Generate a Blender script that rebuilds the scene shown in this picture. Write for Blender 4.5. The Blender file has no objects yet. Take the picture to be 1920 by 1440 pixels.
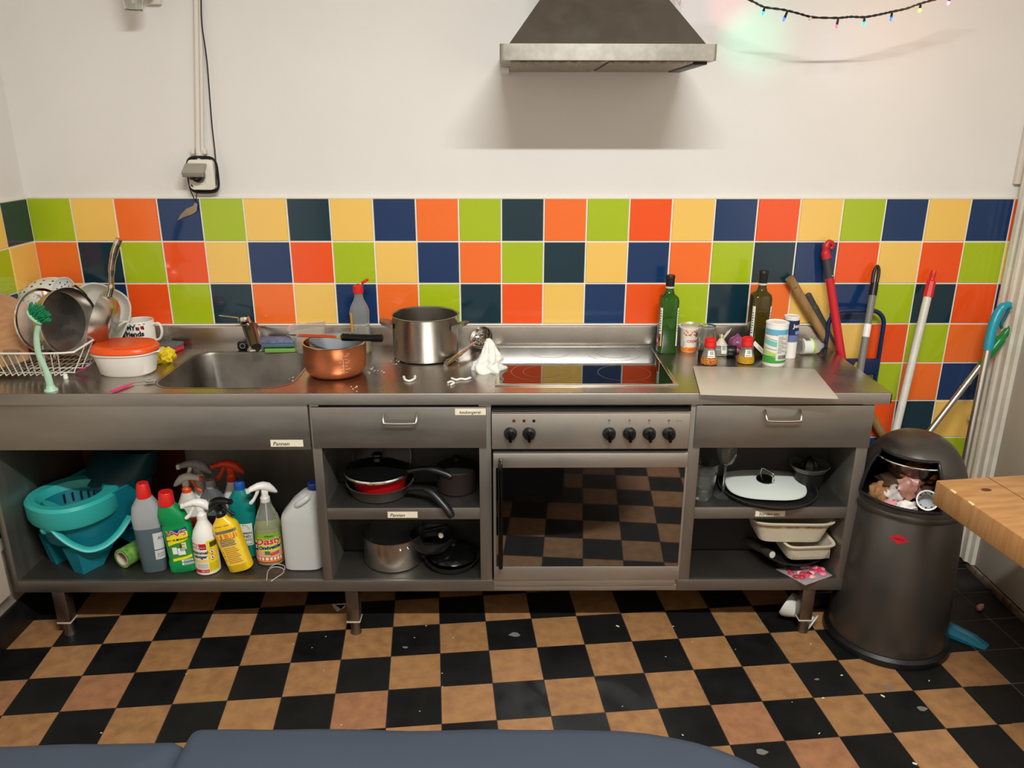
import bpy, bmesh, math, random
from mathutils import Vector, Matrix, Quaternion
random.seed(7)
S = bpy.context.scene
COL = S.collection
PI = math.pi

# ---------------------------------------------------------------- camera, world, light, exposure
CAM_F = 1471.74                      # focal length in pixels of the 1920x1440 frame
CAM_C = Vector((1.6997, -2.8592, 1.6875))
CAM_PITCH, CAM_YAW, CAM_ROLL = .3203, .0078, .0013
def cam_axes():
    p, y, r = CAM_PITCH, CAM_YAW, CAM_ROLL
    f = Vector((math.sin(y)*math.cos(p), math.cos(y)*math.cos(p), -math.sin(p)))
    rt = Vector((math.cos(y), -math.sin(y), 0)); up = rt.cross(f)
    return math.cos(r)*rt + math.sin(r)*up, -math.sin(r)*rt + math.cos(r)*up, f
CR, CU, CF = cam_axes()
cd = bpy.data.cameras.new('camera'); cam = bpy.data.objects.new('camera', cd); COL.objects.link(cam)
cam.matrix_world = Matrix(((CR.x, CU.x, -CF.x, CAM_C.x), (CR.y, CU.y, -CF.y, CAM_C.y), (CR.z, CU.z, -CF.z, CAM_C.z), (0, 0, 0, 1)))
cd.sensor_fit = 'HORIZONTAL'; cd.sensor_width = 36; cd.lens = CAM_F/1920*36; cd.clip_start = .05
S.camera = cam

w = bpy.data.worlds.new('world'); S.world = w; w.use_nodes = True
w.node_tree.nodes['Background'].inputs[0].default_value = (1, .93, .85, 1)
w.node_tree.nodes['Background'].inputs[1].default_value = .03

S.view_settings.view_transform = 'Standard'; S.view_settings.look = 'None'
S.view_settings.gamma = 1; S.view_settings.use_curve_mapping = False
S.view_settings.exposure = 0.0

def area(name, loc, sx, sy, power, color, rot=(0, 0, 0)):
    l = bpy.data.lights.new(name, 'AREA'); l.shape = 'RECTANGLE'; l.size = sx; l.size_y = sy
    l.energy = power; l.color = color
    o = bpy.data.objects.new(name, l); COL.objects.link(o); o.location = loc; o.rotation_euler = rot
    return o
# the light of the 1.2 m ceiling tube, just under its fitting
area('tube_light', (2.03, -2.64, 2.985), 1.18, .07, 133, (.966, 1, 1))

# ---------------------------------------------------------------- helpers
def at(px, py, ax, v):
    """point of the photo's (px, py) on the plane where coordinate ax equals v"""
    d = CF + CR*((px-960)/CAM_F) - CU*((py-720)/CAM_F)
    return CAM_C + d*((v-CAM_C[ax])/d[ax])
def stand(L, R, B, T, zb):
    """centre x, y, radius and height of an upright round thing seen between px L..R, standing at row B, top row T"""
    m = (L+R)/2; P = at(m, B, 2, zb); r = .1
    for _ in range(6):
        c = Vector((P.x, P.y+r*.95, zb)); r = (R-L)/2*((c-CAM_C).dot(CF))/CAM_F
    return c.x, c.y, r, at(m, T, 1, c.y).z-zb

def lin(h):
    h = h.lstrip('#'); o = []
    for i in (0, 2, 4):
        c = int(h[i:i+2], 16)/255; o.append(c/12.92 if c <= .04045 else ((c+.055)/1.055)**2.4)
    return (*o, 1)

MATS = {}
def mat(name, col, rough=.5, metal=0, noise=None, bump=None, trans=0, ior=1.45, emit=0, stretch=None, coat=0, rnoise=None, alpha=1, spec=None, sss=0):
    """procedural principled material. noise=(scale, amount, colour2), bump=(scale, strength), rnoise=(scale, lo, hi)"""
    if name in MATS: return MATS[name]
    m = bpy.data.materials.new(name); MATS[name] = m; m.use_nodes = True
    nt = m.node_tree; b = nt.nodes['Principled BSDF']
    c = lin(col) if isinstance(col, str) else col
    b.inputs['Base Color'].default_value = c; b.inputs['Roughness'].default_value = rough
    b.inputs['Metallic'].default_value = metal; b.inputs['IOR'].default_value = ior
    b.inputs['Transmission Weight'].default_value = trans; b.inputs['Coat Weight'].default_value = coat
    b.inputs['Alpha'].default_value = alpha
    if sss: b.inputs['Subsurface Weight'].default_value = sss; b.inputs['Subsurface Scale'].default_value = .01
    if spec is not None: b.inputs['Specular IOR Level'].default_value = spec
    if emit:
        b.inputs['Emission Color'].default_value = c; b.inputs['Emission Strength'].default_value = emit
    co = None
    def coords():
        nonlocal co
        if co is None:
            tc = nt.nodes.new('ShaderNodeTexCoord'); mp = nt.nodes.new('ShaderNodeMapping')
            nt.links.new(tc.outputs['Object'], mp.inputs[0])
            if stretch: mp.inputs['Scale'].default_value = stretch
            co = mp.outputs[0]
        return co
    def ntex(scale, detail=4):
        n = nt.nodes.new('ShaderNodeTexNoise'); n.inputs['Scale'].default_value = scale; n.inputs['Detail'].default_value = detail
        nt.links.new(coords(), n.inputs['Vector']); return n.outputs[0]
    if noise:
        n = ntex(noise[0]); r = nt.nodes.new('ShaderNodeMapRange')
        r.inputs[1].default_value = .35; r.inputs[2].default_value = .65; r.inputs[3].default_value = 0; r.inputs[4].default_value = noise[1]
        nt.links.new(n, r.inputs[0])
        mx = nt.nodes.new('ShaderNodeMix'); mx.data_type = 'RGBA'
        mx.inputs[6].default_value = c; c2 = noise[2]; mx.inputs[7].default_value = lin(c2) if isinstance(c2, str) else c2
        nt.links.new(r.outputs[0], mx.inputs[0]); nt.links.new(mx.outputs[2], b.inputs['Base Color'])
    if rnoise:
        n = ntex(rnoise[0]); r = nt.nodes.new('ShaderNodeMapRange')
        r.inputs[1].default_value = .3; r.inputs[2].default_value = .7; r.inputs[3].default_value = rnoise[1]; r.inputs[4].default_value = rnoise[2]
        nt.links.new(n, r.inputs[0]); nt.links.new(r.outputs[0], b.inputs['Roughness'])
    if bump:
        n = ntex(bump[0]); bp = nt.nodes.new('ShaderNodeBump'); bp.inputs['Strength'].default_value = bump[1]; bp.inputs['Distance'].default_value = .002
        nt.links.new(n, bp.inputs['Height']); nt.links.new(bp.outputs[0], b.inputs['Normal'])
    return m
def plain(hexcol, rough=.5, **k):
    return mat('paint_%s_%d' % (hexcol.lstrip('#'), int(rough*100)) + ('_m' if k.get('metal') else ''), hexcol, rough, **k)

class B:
    """bmesh builder: shapes collect in ONE mesh, with material slots"""
    def __init__(s): s.bm = bmesh.new(); s.M = Matrix.Identity(4); s.mats = []
    def mi(s, m):
        if m not in s.mats: s.mats.append(m)
        return s.mats.index(m)
    def v(s, p): return s.bm.verts.new(s.M @ Vector(p))
    def f(s, vs, m, smooth=True):
        try: fc = s.bm.faces.new(vs)
        except ValueError: return None
        fc.material_index = s.mi(m); fc.smooth = smooth; return fc
    def poly(s, pts, m): return s.f([s.v(p) for p in pts], m)
    def box(s, x0, x1, y0, y1, z0, z1, m, bev=0, seg=2):
        vs = [s.v((x, y, z)) for z in (z0, z1) for y in (y0, y1) for x in (x0, x1)]
        fs = [s.f([vs[i] for i in q], m) for q in ((0, 2, 3, 1), (4, 5, 7, 6), (0, 1, 5, 4), (2, 6, 7, 3), (0, 4, 6, 2), (1, 3, 7, 5))]
        if bev:
            ed = list({e for f in fs for e in f.edges})
            r = bmesh.ops.bevel(s.bm, geom=ed, offset=bev, segments=seg, affect='EDGES', profile=.5)
            k = s.mi(m)
            for f in r['faces']: f.material_index = k; f.smooth = True
        return s
    def loft(s, rings, m, cap0=True, cap1=True, closed=True):
        R = [[s.v(p) for p in r] for r in rings]; n = len(R[0])
        for a, b in zip(R, R[1:]):
            for i in range(n if closed else n-1):
                j = (i+1) % n; s.f([a[i], a[j], b[j], b[i]], m)
        if cap0: s.f(R[0][::-1], m)
        if cap1: s.f(R[-1], m)
        return s
    def lathe(s, prof, m, seg=40, c=(0, 0, 0), sx=1, sy=1):
        """prof: (r, z) pairs; r=0 makes a pole"""
        R = []
        for r, z in prof:
            if r <= 1e-6: R.append([s.v((c[0], c[1], c[2]+z))])
            else: R.append([s.v((c[0]+sx*r*math.cos(2*PI*i/seg), c[1]+sy*r*math.sin(2*PI*i/seg), c[2]+z)) for i in range(seg)])
        for a, b in zip(R, R[1:]):
            for i in range(seg):
                j = (i+1) % seg
                if len(a) == 1 and len(b) == 1: continue
                if len(a) == 1: s.f([a[0], b[j], b[i]][::-1] if False else [a[0], b[i], b[j]][::-1], m)
                elif len(b) == 1: s.f([a[i], a[j], b[0]], m)
                else: s.f([a[i], a[j], b[j], b[i]], m)
        return s
    def tube(s, pts, r, m, seg=10, closed=False, caps=True, flat=1):
        pts = [Vector(p) for p in pts]; n = len(pts)
        rs = r if isinstance(r, (list, tuple)) else [r]*n
        T = []
        for i in range(n):
            a = pts[(i-1) % n] if (closed or i) else pts[0]; b = pts[(i+1) % n] if (closed or i < n-1) else pts[-1]
            T.append((b-a).normalized())
        up = Vector((0, 0, 1)) if abs(T[0].z) < .9 else Vector((0, 1, 0))
        N = (up - T[0]*up.dot(T[0])).normalized(); rings = []
        for i in range(n):
            if i:
                ax = T[i-1].cross(T[i])
                if ax.length > 1e-8: N = Quaternion(ax.normalized(), T[i-1].angle(T[i])) @ N
                N = (N - T[i]*N.dot(T[i])).normalized()
            Bn = T[i].cross(N)
            rings.append([pts[i] + (N*math.cos(2*PI*k/seg)*flat + Bn*math.sin(2*PI*k/seg))*rs[i] for k in range(seg)])
        if closed: s.loft(rings+[rings[0]], m, False, False)
        else: s.loft(rings, m, caps, caps)
        return s
    def prism(s, poly, m, d0, d1, axis='y', bev=0):
        """poly of 2D points extruded along axis from d0 to d1"""
        mp = {'y': lambda a, b, d: (a, d, b), 'z': lambda a, b, d: (a, b, d), 'x': lambda a, b, d: (d, a, b)}[axis]
        A = [s.v(mp(a, b, d0)) for a, b in poly]; Bq = [s.v(mp(a, b, d1)) for a, b in poly]
        n = len(A); fs = [s.f(A[::-1], m), s.f(Bq, m)]
        for i in range(n): fs.append(s.f([A[i], A[(i+1) % n], Bq[(i+1) % n], Bq[i]], m))
        if bev:
            ed = list({e for f in fs if f for e in f.edges}); k = s.mi(m)
            r = bmesh.ops.bevel(s.bm, geom=ed, offset=bev, segments=2, affect='EDGES', profile=.5)
            for f in r['faces']: f.material_index = k; f.smooth = True
        return s
    def grid(s, fn, nu, nv, m, cu=False, skip=None):
        V = [[s.v(fn(i/nu, j/nv)) for j in range(nv+1)] for i in range(nu if cu else nu+1)]
        for i in range(nu):
            for j in range(nv):
                if skip and skip((i+.5)/nu, (j+.5)/nv): continue
                k = (i+1) % nu if cu else i+1
                s.f([V[i][j], V[k][j], V[k][j+1], V[i][j+1]], m)
        return s
    def disc(s, c, r, m, seg=20, nrm=(0, 0, 1)):
        q = Vector((0, 0, 1)).rotation_difference(Vector(nrm)); c = Vector(c)
        return s.f([s.v(c + q @ Vector((r*math.cos(2*PI*i/seg), r*math.sin(2*PI*i/seg), 0))) for i in range(seg)], m)
    def blob(s, c, rx, ry, rz, m, amp=.15, freq=3, sub=3, seed=0):
        from mathutils import noise as N
        r = bmesh.ops.create_icosphere(s.bm, subdivisions=sub, radius=1); k = s.mi(m); off = Vector((seed*3.1, seed*1.7, seed*.9))
        for v in r['verts']:
            d = v.co.normalized(); a = 1+amp*N.noise(d*freq+off)*2
            v.co = s.M @ (Vector(c)+Vector((d.x*rx, d.y*ry, d.z*rz))*a)
        for v in r['verts']:
            for f in v.link_faces: f.material_index = k; f.smooth = True
        return s
    def text(s, st, size, fn, m, ax='CENTER', sx=1, bold=0, shear=0):
        """lettering laid on a surface by fn(u, v)"""
        cu = bpy.data.curves.new('t', 'FONT'); cu.body = st; cu.size = size; cu.align_x = ax; cu.align_y = 'CENTER'; cu.resolution_u = 3; cu.offset = bold; cu.shear = shear
        o = bpy.data.objects.new('t', cu); me = bpy.data.meshes.new_from_object(o)
        vs = [s.v(fn(v.co.x*sx, v.co.y)) for v in me.vertices]
        for p in me.polygons: s.f([vs[i] for i in p.vertices], m, False)
        bpy.data.objects.remove(o); bpy.data.curves.remove(cu); bpy.data.meshes.remove(me)
        return s
    def build(s, name, parent=None, loc=None, rot=None, sharp=38, label=None, weld=False):
        bm = s.bm
        if weld: bmesh.ops.remove_doubles(bm, verts=bm.verts, dist=1e-5)
        bm.normal_update()
        for e in bm.edges:
            if len(e.link_faces) == 2 and e.calc_face_angle(0) > math.radians(sharp): e.smooth = False
        me = bpy.data.meshes.new(name); bm.to_mesh(me); bm.free()
        for m in s.mats: me.materials.append(m)
        o = bpy.data.objects.new(name, me); COL.objects.link(o)
        if parent: o.parent = parent
        if loc is not None: o.location = loc
        if rot is not None: o.rotation_euler = rot
        if label: o['label'] = label
        return o
def fixn(o):
    bm = bmesh.new(); bm.from_mesh(o.data); bmesh.ops.recalc_face_normals(bm, faces=bm.faces); bm.to_mesh(o.data); bm.free(); return o
def tag(o, label, cat, group=None):
    o['label'] = label; o['category'] = cat
    if group: o['group'] = group
    return o
def thing(name, label, cat, loc=(0, 0, 0), rot=(0, 0, 0), group=None):
    o = bpy.data.objects.new(name, None); COL.objects.link(o); o.location = loc; o.rotation_euler = rot; o.empty_display_size = .05
    return tag(o, label, cat, group)
def struct(o): o['kind'] = 'structure'; return o
def arc(c, r, a0, a1, n, ax='xz'):
    out = []
    for i in range(n+1):
        t = a0+(a1-a0)*i/n; p = list(c); k = {'x': 0, 'y': 1, 'z': 2}
        p[k[ax[0]]] += r*math.cos(t); p[k[ax[1]]] += r*math.sin(t); out.append(tuple(p))
    return out
def sq(t, p):
    """superellipse unit point"""
    c, s_ = math.cos(t), math.sin(t); e = 2/p
    return math.copysign(abs(c)**e, c), math.copysign(abs(s_)**e, s_)
def rrect(x0, x1, y0, y1, r, n=6):
    out = []
    for cx, cy, a in ((x1-r, y1-r, 0), (x0+r, y1-r, PI/2), (x0+r, y0+r, PI), (x1-r, y0+r, 1.5*PI)):
        for i in range(n+1): t = a+PI/2*i/n; out.append((cx+r*math.cos(t), cy+r*math.sin(t)))
    return out
def spline(pts, n=6):
    """Catmull-Rom through the points"""
    P = [Vector(p) for p in pts]; out = []
    for i in range(len(P)-1):
        a = P[i-1] if i else P[0]*2-P[1]; b, c = P[i], P[i+1]; d = P[i+2] if i+2 < len(P) else P[-1]*2-P[-2]
        for k in range(n):
            t = k/n; out.append(.5*((2*b)+(c-a)*t+(2*a-5*b+4*c-d)*t*t+(3*b-a-3*c+d)*t**3))
    out.append(P[-1]); return out

class Bottle:
    """a body lofted from rings (z, rx, ry, power[, ox]); theta 0 faces -y (the room), positive towards +x"""
    def __init__(s, rings, seg=36): s.r = [tuple(q)+(0,)*(5-len(q)) for q in rings]; s.seg = seg
    def ring(s, z):
        R = s.r
        if z <= R[0][0]: return R[0]
        for a, b in zip(R, R[1:]):
            if z <= b[0]:
                t = (z-a[0])/max(1e-9, b[0]-a[0]); return tuple(p+(q-p)*t for p, q in zip(a, b))
        return R[-1]
    def pt(s, th, z, off=0):
        _, rx, ry, p, ox = s.ring(z); c, d = sq(th-PI/2, p)
        return (ox+(rx+off)*c, (ry+off)*d, z)
    def body(s, b, m, z0=None, z1=None, off=0, cap0=True, cap1=True):
        zs = [q[0] for q in s.r]
        if z0 is not None: zs = [z0]+[z for z in zs if z > z0+1e-5]
        if z1 is not None: zs = [z for z in zs if z < z1-1e-5]+[z1]
        b.loft([[s.pt(2*PI*i/s.seg, z, off) for i in range(s.seg)] for z in zs], m, cap0, cap1); return b
    def patch(s, b, t0, t1, z0, z1, m, off=.0006, nu=14, nv=8, skew=0):
        b.grid(lambda u, v: s.pt(t0+(t1-t0)*u, z0+(z1-z0)*v+skew*(u-.5), off), nu, nv, m); return b
    def text(s, b, st, size, t, z, m, off=.0011, sx=1, skew=0, bold=0, ax='CENTER', shear=0):
        r = s.ring(z); rm = (r[1]+r[2])/2
        b.text(st, size, lambda u, v: s.pt(t+u/rm, z+v+skew*u, off), m, sx=sx, bold=bold, ax=ax, shear=shear); return b
def scribble(bot, b, t0, t1, zs, m, h=.0016, off=.0012):
    """rows of small unreadable print as short bars"""
    for z in zs:
        t = t0
        while t < t1-.02:
            l = random.uniform(.05, .16); e = min(t1, t+l); bot.patch(b, t, e, z-h/2, z+h/2, m, off, 2, 1); t = e+.04

# ---------------------------------------------------------------- shared materials
STEEL_TOP = mat('worktop_steel', '#b8b2aa', .27, 1, noise=(5, .4, '#a69f97'), rnoise=(6, .22, .33))
STEEL = mat('brushed_steel_horizontal', '#9a958d', .47, .95, noise=(3, .4, '#878178'), stretch=(1, 6, 6), rnoise=(5, .42, .52), bump=(60, .05))
STEEL_V = mat('brushed_steel_upright', '#a19c94', .47, .95, noise=(3, .4, '#8d877e'), stretch=(6, 6, 1), rnoise=(5, .42, .52), bump=(60, .05))
STEEL_IN = mat('shaded_inner_steel', '#6d6861', .46, .95, noise=(4, .5, '#5c5751'), rnoise=(8, .42, .52))  # darker copy of the cabinet steel, interior shade put into its colour
STEEL_OV = mat('oven_steel', '#c6c0b6', .44, .92, noise=(6, .5, '#aca59a'), rnoise=(6, .38, .5))
POT = mat('pot_steel', '#bfbab2', .28, 1, noise=(8, .4, '#aaa59d'), rnoise=(10, .22, .35), stretch=(1, 1, .4))
CHROME = mat('chrome', '#d6d3ce', .08, 1)
BLACKP = mat('black_plastic', '#101010', .38)
BLACKG = mat('black_gloss', '#080808', .12)
NONSTICK = mat('nonstick_black', '#161514', .42, noise=(20, .5, '#211f1d'))
WHITEP = mat('white_plastic', '#e8e4dc', .4)
GLASS = mat('clear_glass', '#eef1ed', .03, trans=.975, ior=1.45)
PETC = mat('clear_plastic', '#dfe0da', .12, trans=.82, ior=1.3)
RED = mat('red_plastic', '#d3201c', .38)
DARKIN = mat('dark_cavity', '#0d0c0b', .8)
INK = mat('black_ink', '#161616', .7)
PAPER = mat('paper_label', '#e9e4d6', .6)
# ---------------------------------------------------------------- the room
PLASTER = mat('painted_plaster', '#e4dfd8', .6, noise=(2.5, .5, '#dcd6d0'), bump=(30, .12))
GROUTW = mat('white_grout', '#e8e2d0', .75)
TILE = {'G': mat('tile_green', '#a9bd1c', .14, noise=(3, .25, '#a0b31d'), coat=.3),
        'Y': mat('tile_yellow', '#f2c463', .14, noise=(3, .25, '#ecbb58'), coat=.3),
        'O': mat('tile_orange', '#f4712c', .14, noise=(3, .25, '#ef6a28'), coat=.3),
        'R': mat('tile_red_orange', '#f1541a', .14, noise=(3, .25, '#ea4d18'), coat=.3),
        'B': mat('tile_blue', '#14335e', .12, noise=(3, .25, '#173a66'), coat=.3),
        'T': mat('tile_dark_teal', '#10303c', .12, noise=(3, .25, '#153743'), coat=.3)}
PT, ZT, XR = .153, 1.435, 3.55
YB, ZC = -4.4, 3.14
b = B(); b.box(-.12, XR+.12, .008, .13, -.05, ZC, PLASTER)
wb = struct(b.build('wall_back'))
b = B(); b.box(-.13, -.008, YB, .008, .0, ZC, PLASTER)
wl = struct(b.build('wall_left'))
b = B(); b.box(XR+.02, XR+.14, YB, .008, .0, ZC, PLASTER)
wr = struct(b.build('wall_right'))
b = B(); b.box(-.12, XR+.12, YB-.12, YB, .0, ZC, mat('dark_far_wall', '#b8afa3', .7))
struct(b.build('wall_front'))
b = B(); b.box(-.12, XR+.12, YB-.1, .12, ZC, ZC+.1, mat('ceiling_paint', '#ded8cc', .8))
struct(b.build('ceiling'))

ROWS = ["GYOBGYTYBOGTOGRYBRYGBYBR", "OTGRYBRGYBOGTYBOGTBRYRGY", "YBRGTOYBOGTRYBRGTOYBGTRB",
        "GOYBRGTYOBGRTYOBGRYYRGOB", "BTGOYRGBTYOGBRTYGOBYGOBG", "RYBGTOYRBGTYRBOGTYRBRTYG", "OGTRYBGOTYRGBTYOGRTYBRGT",
        "BYGTORYBGTORYBGTORYBTORY", "YOBGTRYOBGTRYOBGTRYOBGTR", "GTYROBGTYROBGTYROBGTYROB"]
g = .0022
b = B(); b.box(0, XR, -.0005, .008, 0, ZT+.004, GROUTW)
b.box(0, XR, -.003, .008, ZT-.001, ZT+.005, mat('caulk', '#ece5d6', .6), .001)
for j, row in enumerate(ROWS):
    z1 = ZT-PT*j-g; z0 = max(0, ZT-PT*(j+1)+g)
    for i in range(24):
        x0 = PT*i+g; x1 = min(PT*(i+1)-g, XR)
        if i == 23: x1 = 3.548
        m = TILE[row[i]]
        V = [b.v(p) for p in ((x0, 0, z0), (x1, 0, z0), (x1, 0, z1), (x0, 0, z1))]
        e = .0022
        W = [b.v(p) for p in ((x0+e, -.004, z0+e), (x1-e, -.004, z0+e), (x1-e, -.004, z1-e), (x0+e, -.004, z1-e))]
        b.f(W, m, False)
        for k in range(4): b.f([V[k], V[(k+1) % 4], W[(k+1) % 4], W[k]], m)
b.build('tile_panel', wb)
# side wall: same tiles, to the edge of the counter
b = B(); b.box(-.008, .0005, -1.0, 0, .3, ZT+.004, GROUTW)
SID = ["TYGOBY", "YGRBTO", "GBYTOG", "ROGYBT", "BYTGOR", "TGRBYO", "YBOTGR"]
for j, row in enumerate(SID):
    for i in range(6):
        y1 = -PT*i-.03*0-g-.004; y0 = max(-1.0, -PT*(i+1)+g-.004); z1 = ZT-PT*j-g; z0 = ZT-PT*(j+1)+g; m = TILE[row[i]]
        V = [b.v(p) for p in ((0, y0, z0), (0, y1, z0), (0, y1, z1), (0, y0, z1))]; e = .0022
        W = [b.v(p) for p in ((.004, y0+e, z0+e), (.004, y1-e, z0+e), (.004, y1-e, z1-e), (.004, y0+e, z1-e))]
        b.f(W[::-1], m, False)
        for k in range(4): b.f([V[(k+1) % 4], V[k], W[k], W[(k+1) % 4]], m)
b.build('tile_panel', wl)

# floor: quarry tiles, turned about five degrees
FS, FR, FX, FY = .1639, .0922, .3199, -.5851
BLK = [mat('floor_black_%d' % k, c, .5, noise=(9, .4, '#1f1d1b'), rnoise=(12, .4, .6), spec=.3) for k, c in enumerate(('#0d0c0c', '#100f0e', '#141312', '#0c0b0b'))]
BUF = [mat('floor_buff_%d' % k, c, .55, noise=(24, .8, c2), rnoise=(12, .4, .62), bump=(90, .25)) for k, (c, c2) in enumerate((('#a07449', '#855d3c'), ('#a5784f', '#8d6542'), ('#9d7247', '#825c39'), ('#a1754a', '#8b633d'), ('#a06e4b', '#865b3e')))]
SLT = [mat('floor_slate_%d' % k, c, .5, noise=(8, .5, '#2c2a27'), rnoise=(12, .4, .6), spec=.3) for k, c in enumerate(('#1d1b19', '#201e1b', '#1a1917'))]
b = B(); b.box(-.12, XR+.12, YB-.1, .12, -.06, -.0015, mat('floor_grout', '#3a3027', .85))
b.box(3.2, XR+.12, -1.2, .0, -.0015, -.0009, mat('floor_grout_pale', '#8d8372', .85))
rf = random.Random(3)
cf, sf = math.cos(FR), math.sin(FR)
def fpt(a, r, z=0): lx, ly = a*FS, -r*FS; return (FX+cf*lx-sf*ly, FY+sf*lx+cf*ly, z)
for a in range(-5, 24):
    for r in range(-6, 26):
        p = [fpt(a+.5, r+.5)]
        if not (-.1 < p[0][0] < XR+.1 and YB < p[0][1] < .1): continue
        e = .0075
        if a >= 18 or r <= -3: m = rf.choice(SLT); 
        else: m = rf.choice(BLK) if (a+r) % 2 == 0 else rf.choice(BUF)
        q = [fpt(a+e, r+1-e), fpt(a+1-e, r+1-e), fpt(a+1-e, r+e), fpt(a+e, r+e)]
        c = Vector(fpt(a+.5, r+.5, 0))
        dz = rf.uniform(-.0004, .0004)
        b.f([b.v((x, y, dz)) for x, y, z in q], m, False)
fl = struct(b.build('floor'))

# ceiling fitting with a tube
t = thing('ceiling_light', 'long white fluorescent tube fitting on the ceiling', 'lamp', (2.03, -2.64, ZC))
b = B(); b.box(-.62, .62, -.05, .05, -.06, 0, WHITEP, .01); b.build('housing', t)
b = B(); b.tube([(-.59, 0, -.09), (.59, 0, -.09)], .018, mat('tube_glow', '#fff1dc', .4, emit=6), 12); b.build('tube', t)
for x in (-.6, .6): b = B(); b.box(x-.012, x+.012, -.022, .022, -.115, -.06, WHITEP, .004); b.build('tube_holder', t)

# black skirting and bare plaster below the left panel
b = B(); b.box(-.01, .012, -1.6, -.02, 0, .115, mat('black_skirting', '#0e0d0d', .5, noise=(10, .5, '#23211f')), .004)
struct(b.build('baseboard_left'))
b = B(); b.box(-.008, .001, -1.6, -.05, .1, .32, mat('bare_plaster', '#a79c8c', .85, noise=(12, .8, '#7f766a'), bump=(40, .5)))
struct(b.build('trim_1'))
b = B(); b.box(-.012, .033, -1.4, -.563, .182, .858, mat('cream_panel', '#e3d2bf', .55, noise=(4, .5, '#d6c3af')), .003)
struct(b.build('trim_2'))

# door casing and door on the right wall
CAS = mat('casing_paint', '#dcd5c4', .5, noise=(14, .6, '#c9c0ad'), bump=(70, .3))
b = B()
prof = [(0, 0), (0, .022), (-.02, .022), (-.024, .03), (-.034, .034), (-.044, .032), (-.05, .026), (-.062, .026), (-.068, .032), (-.078, .034), (-.088, .031), (-.094, .024), (-.108, .023), (-.114, .027), (-.126, .027), (-.134, .018), (-.155, .016), (-.16, -.02), (0, -.02)]
b.prism([(XR-t_, y) for y, t_ in prof], CAS, .035, 2.6, 'z')
cs = struct(fixn(b.build('trim_3', sharp=25)))
b = B(); b.box(XR-.075, XR+.0, -.22, .0, 0, .035, CAS, .004); 
b = B(); b.box(XR-.004, XR+.06, -1.1, -.158, .034, 2.1, mat('door_paint', '#c5beae', .5, noise=(3, .4, '#bab3a3')), .004)
d1 = struct(b.build('door_1'))
for y, z in ((-.2, .72), (-.21, .60)):
    pass
b = B(); b.box(XR-.012, XR+.05, -1.2, -.03, 0, .03, mat('dirty_threshold', '#7d6b58', .9, noise=(25, .9, '#3d332b'), bump=(60, .6)), .004)
b.box(XR-.002, XR+.06, -1.1, -.16, .028, .036, DARKIN)
struct(b.build('trim_4'))
# white surface pipe beside the casing with its clip
t = thing('pipe', 'thin white painted pipe running down the corner beside the door casing', 'pipe', (XR-.024, -.028, 0))
b = B(); b.tube([(0, 0, .02), (0, 0, 2.6)], .011, CAS, 12); b.build('tube', t)
b = B(); b.box(-.024, .022, -.016, .016, .60, .618, WHITEP, .003); b.box(-.034, -.02, -.01, .006, .596, .612, WHITEP, .003); b.build('clip', t)
# end of a cable duct high on the back wall
p = at(1913, 345, 1, 0); q = at(1921, 268, 1, 0)
t = tag(B().box(-.011, .011, -.012, .007, 0, 1.2, mat('duct_white', '#dcd3c6', .5), .002).build('cable_duct', None, (q.x-.0, 0, p.z+.0)), 'narrow white cable duct ending above the tiles next to the door', 'duct')
# ---------------------------------------------------------------- worktop with sink, splashback
HC, YF, XE = .895, -.5625, 2.9
t = thing('kitchen_worktop', 'long stainless steel worktop with one sink and a low splashback against the coloured tiles', 'worktop', (0, 0, 0))
b = B()
inner = rrect(.575, 1.012, -.503, -.095, .075, 8)
cx, cy = .79, -.3; x0, x1, y0, y1 = .006, XE, YF+.004, -.021
def outer(p):
    dx, dy = p[0]-cx, p[1]-cy
    k = min((x1-cx)/dx if dx > 1e-9 else 1e9, (x0-cx)/dx if dx < -1e-9 else 1e9, (y1-cy)/dy if dy > 1e-9 else 1e9, (y0-cy)/dy if dy < -1e-9 else 1e9)
    return (cx+dx*k, cy+dy*k)
n = len(inner); I = [b.v((x, y, HC)) for x, y in inner]; op = [outer(p) for p in inner]; O = [b.v((x, y, HC)) for x, y in op]
def per(p):
    x, y = p; W_, H_ = x1-x0, y1-y0
    if abs(y-y0) < 1e-6: return x-x0
    if abs(x-x1) < 1e-6: return W_+y-y0
    if abs(y-y1) < 1e-6: return W_+H_+x1-x
    return 2*W_+H_+y1-y
CS = [(x1-x0, (x1, y0)), (x1-x0+y1-y0, (x1, y1)), (2*(x1-x0)+y1-y0, (x0, y1)), (0, (x0, y0))]; TOT = 2*(x1-x0+y1-y0)
for i in range(n):
    j = (i+1) % n; s0 = per(op[i]); d = (per(op[j])-s0) % TOT
    mid = sorted([((sc-s0) % TOT, c) for sc, c in CS if 1e-6 < (sc-s0) % TOT < d-1e-6])
    b.f([I[i], O[i]]+[b.v((c[0], c[1], HC)) for _, c in mid]+[O[j], I[j]], STEEL_TOP, False)
b.build('top', t)
b = B()
b.prism([(YF, .861), (YF, HC-.005), (YF+.002, HC-.0008), (YF+.006, HC-.0002), (YF+.006, .861)], STEEL, .006, XE, 'x')
b.prism([(YF, .861), (YF+.03, .861), (YF+.03, .858), (YF, .858)], STEEL, .006, XE, 'x')
b.box(XE-.003, XE, YF, -.021, .861, HC-.0003, STEEL)
fixn(b.build('front_edge', t))
b = B(); b.prism([(-.021, HC), (-.004, HC), (-.004, .975), (-.014, .975), (-.019, .972), (-.021, .966)], STEEL_TOP, .006, 2.885, 'x'); fixn(b.build('splashback', t))
b = B(); b.box(.004, 2.885, -.016, -.0046, .974, .9795, mat('caulk', '#ece5d6', .6), .002); b.build('sealant_strip', t)
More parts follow.
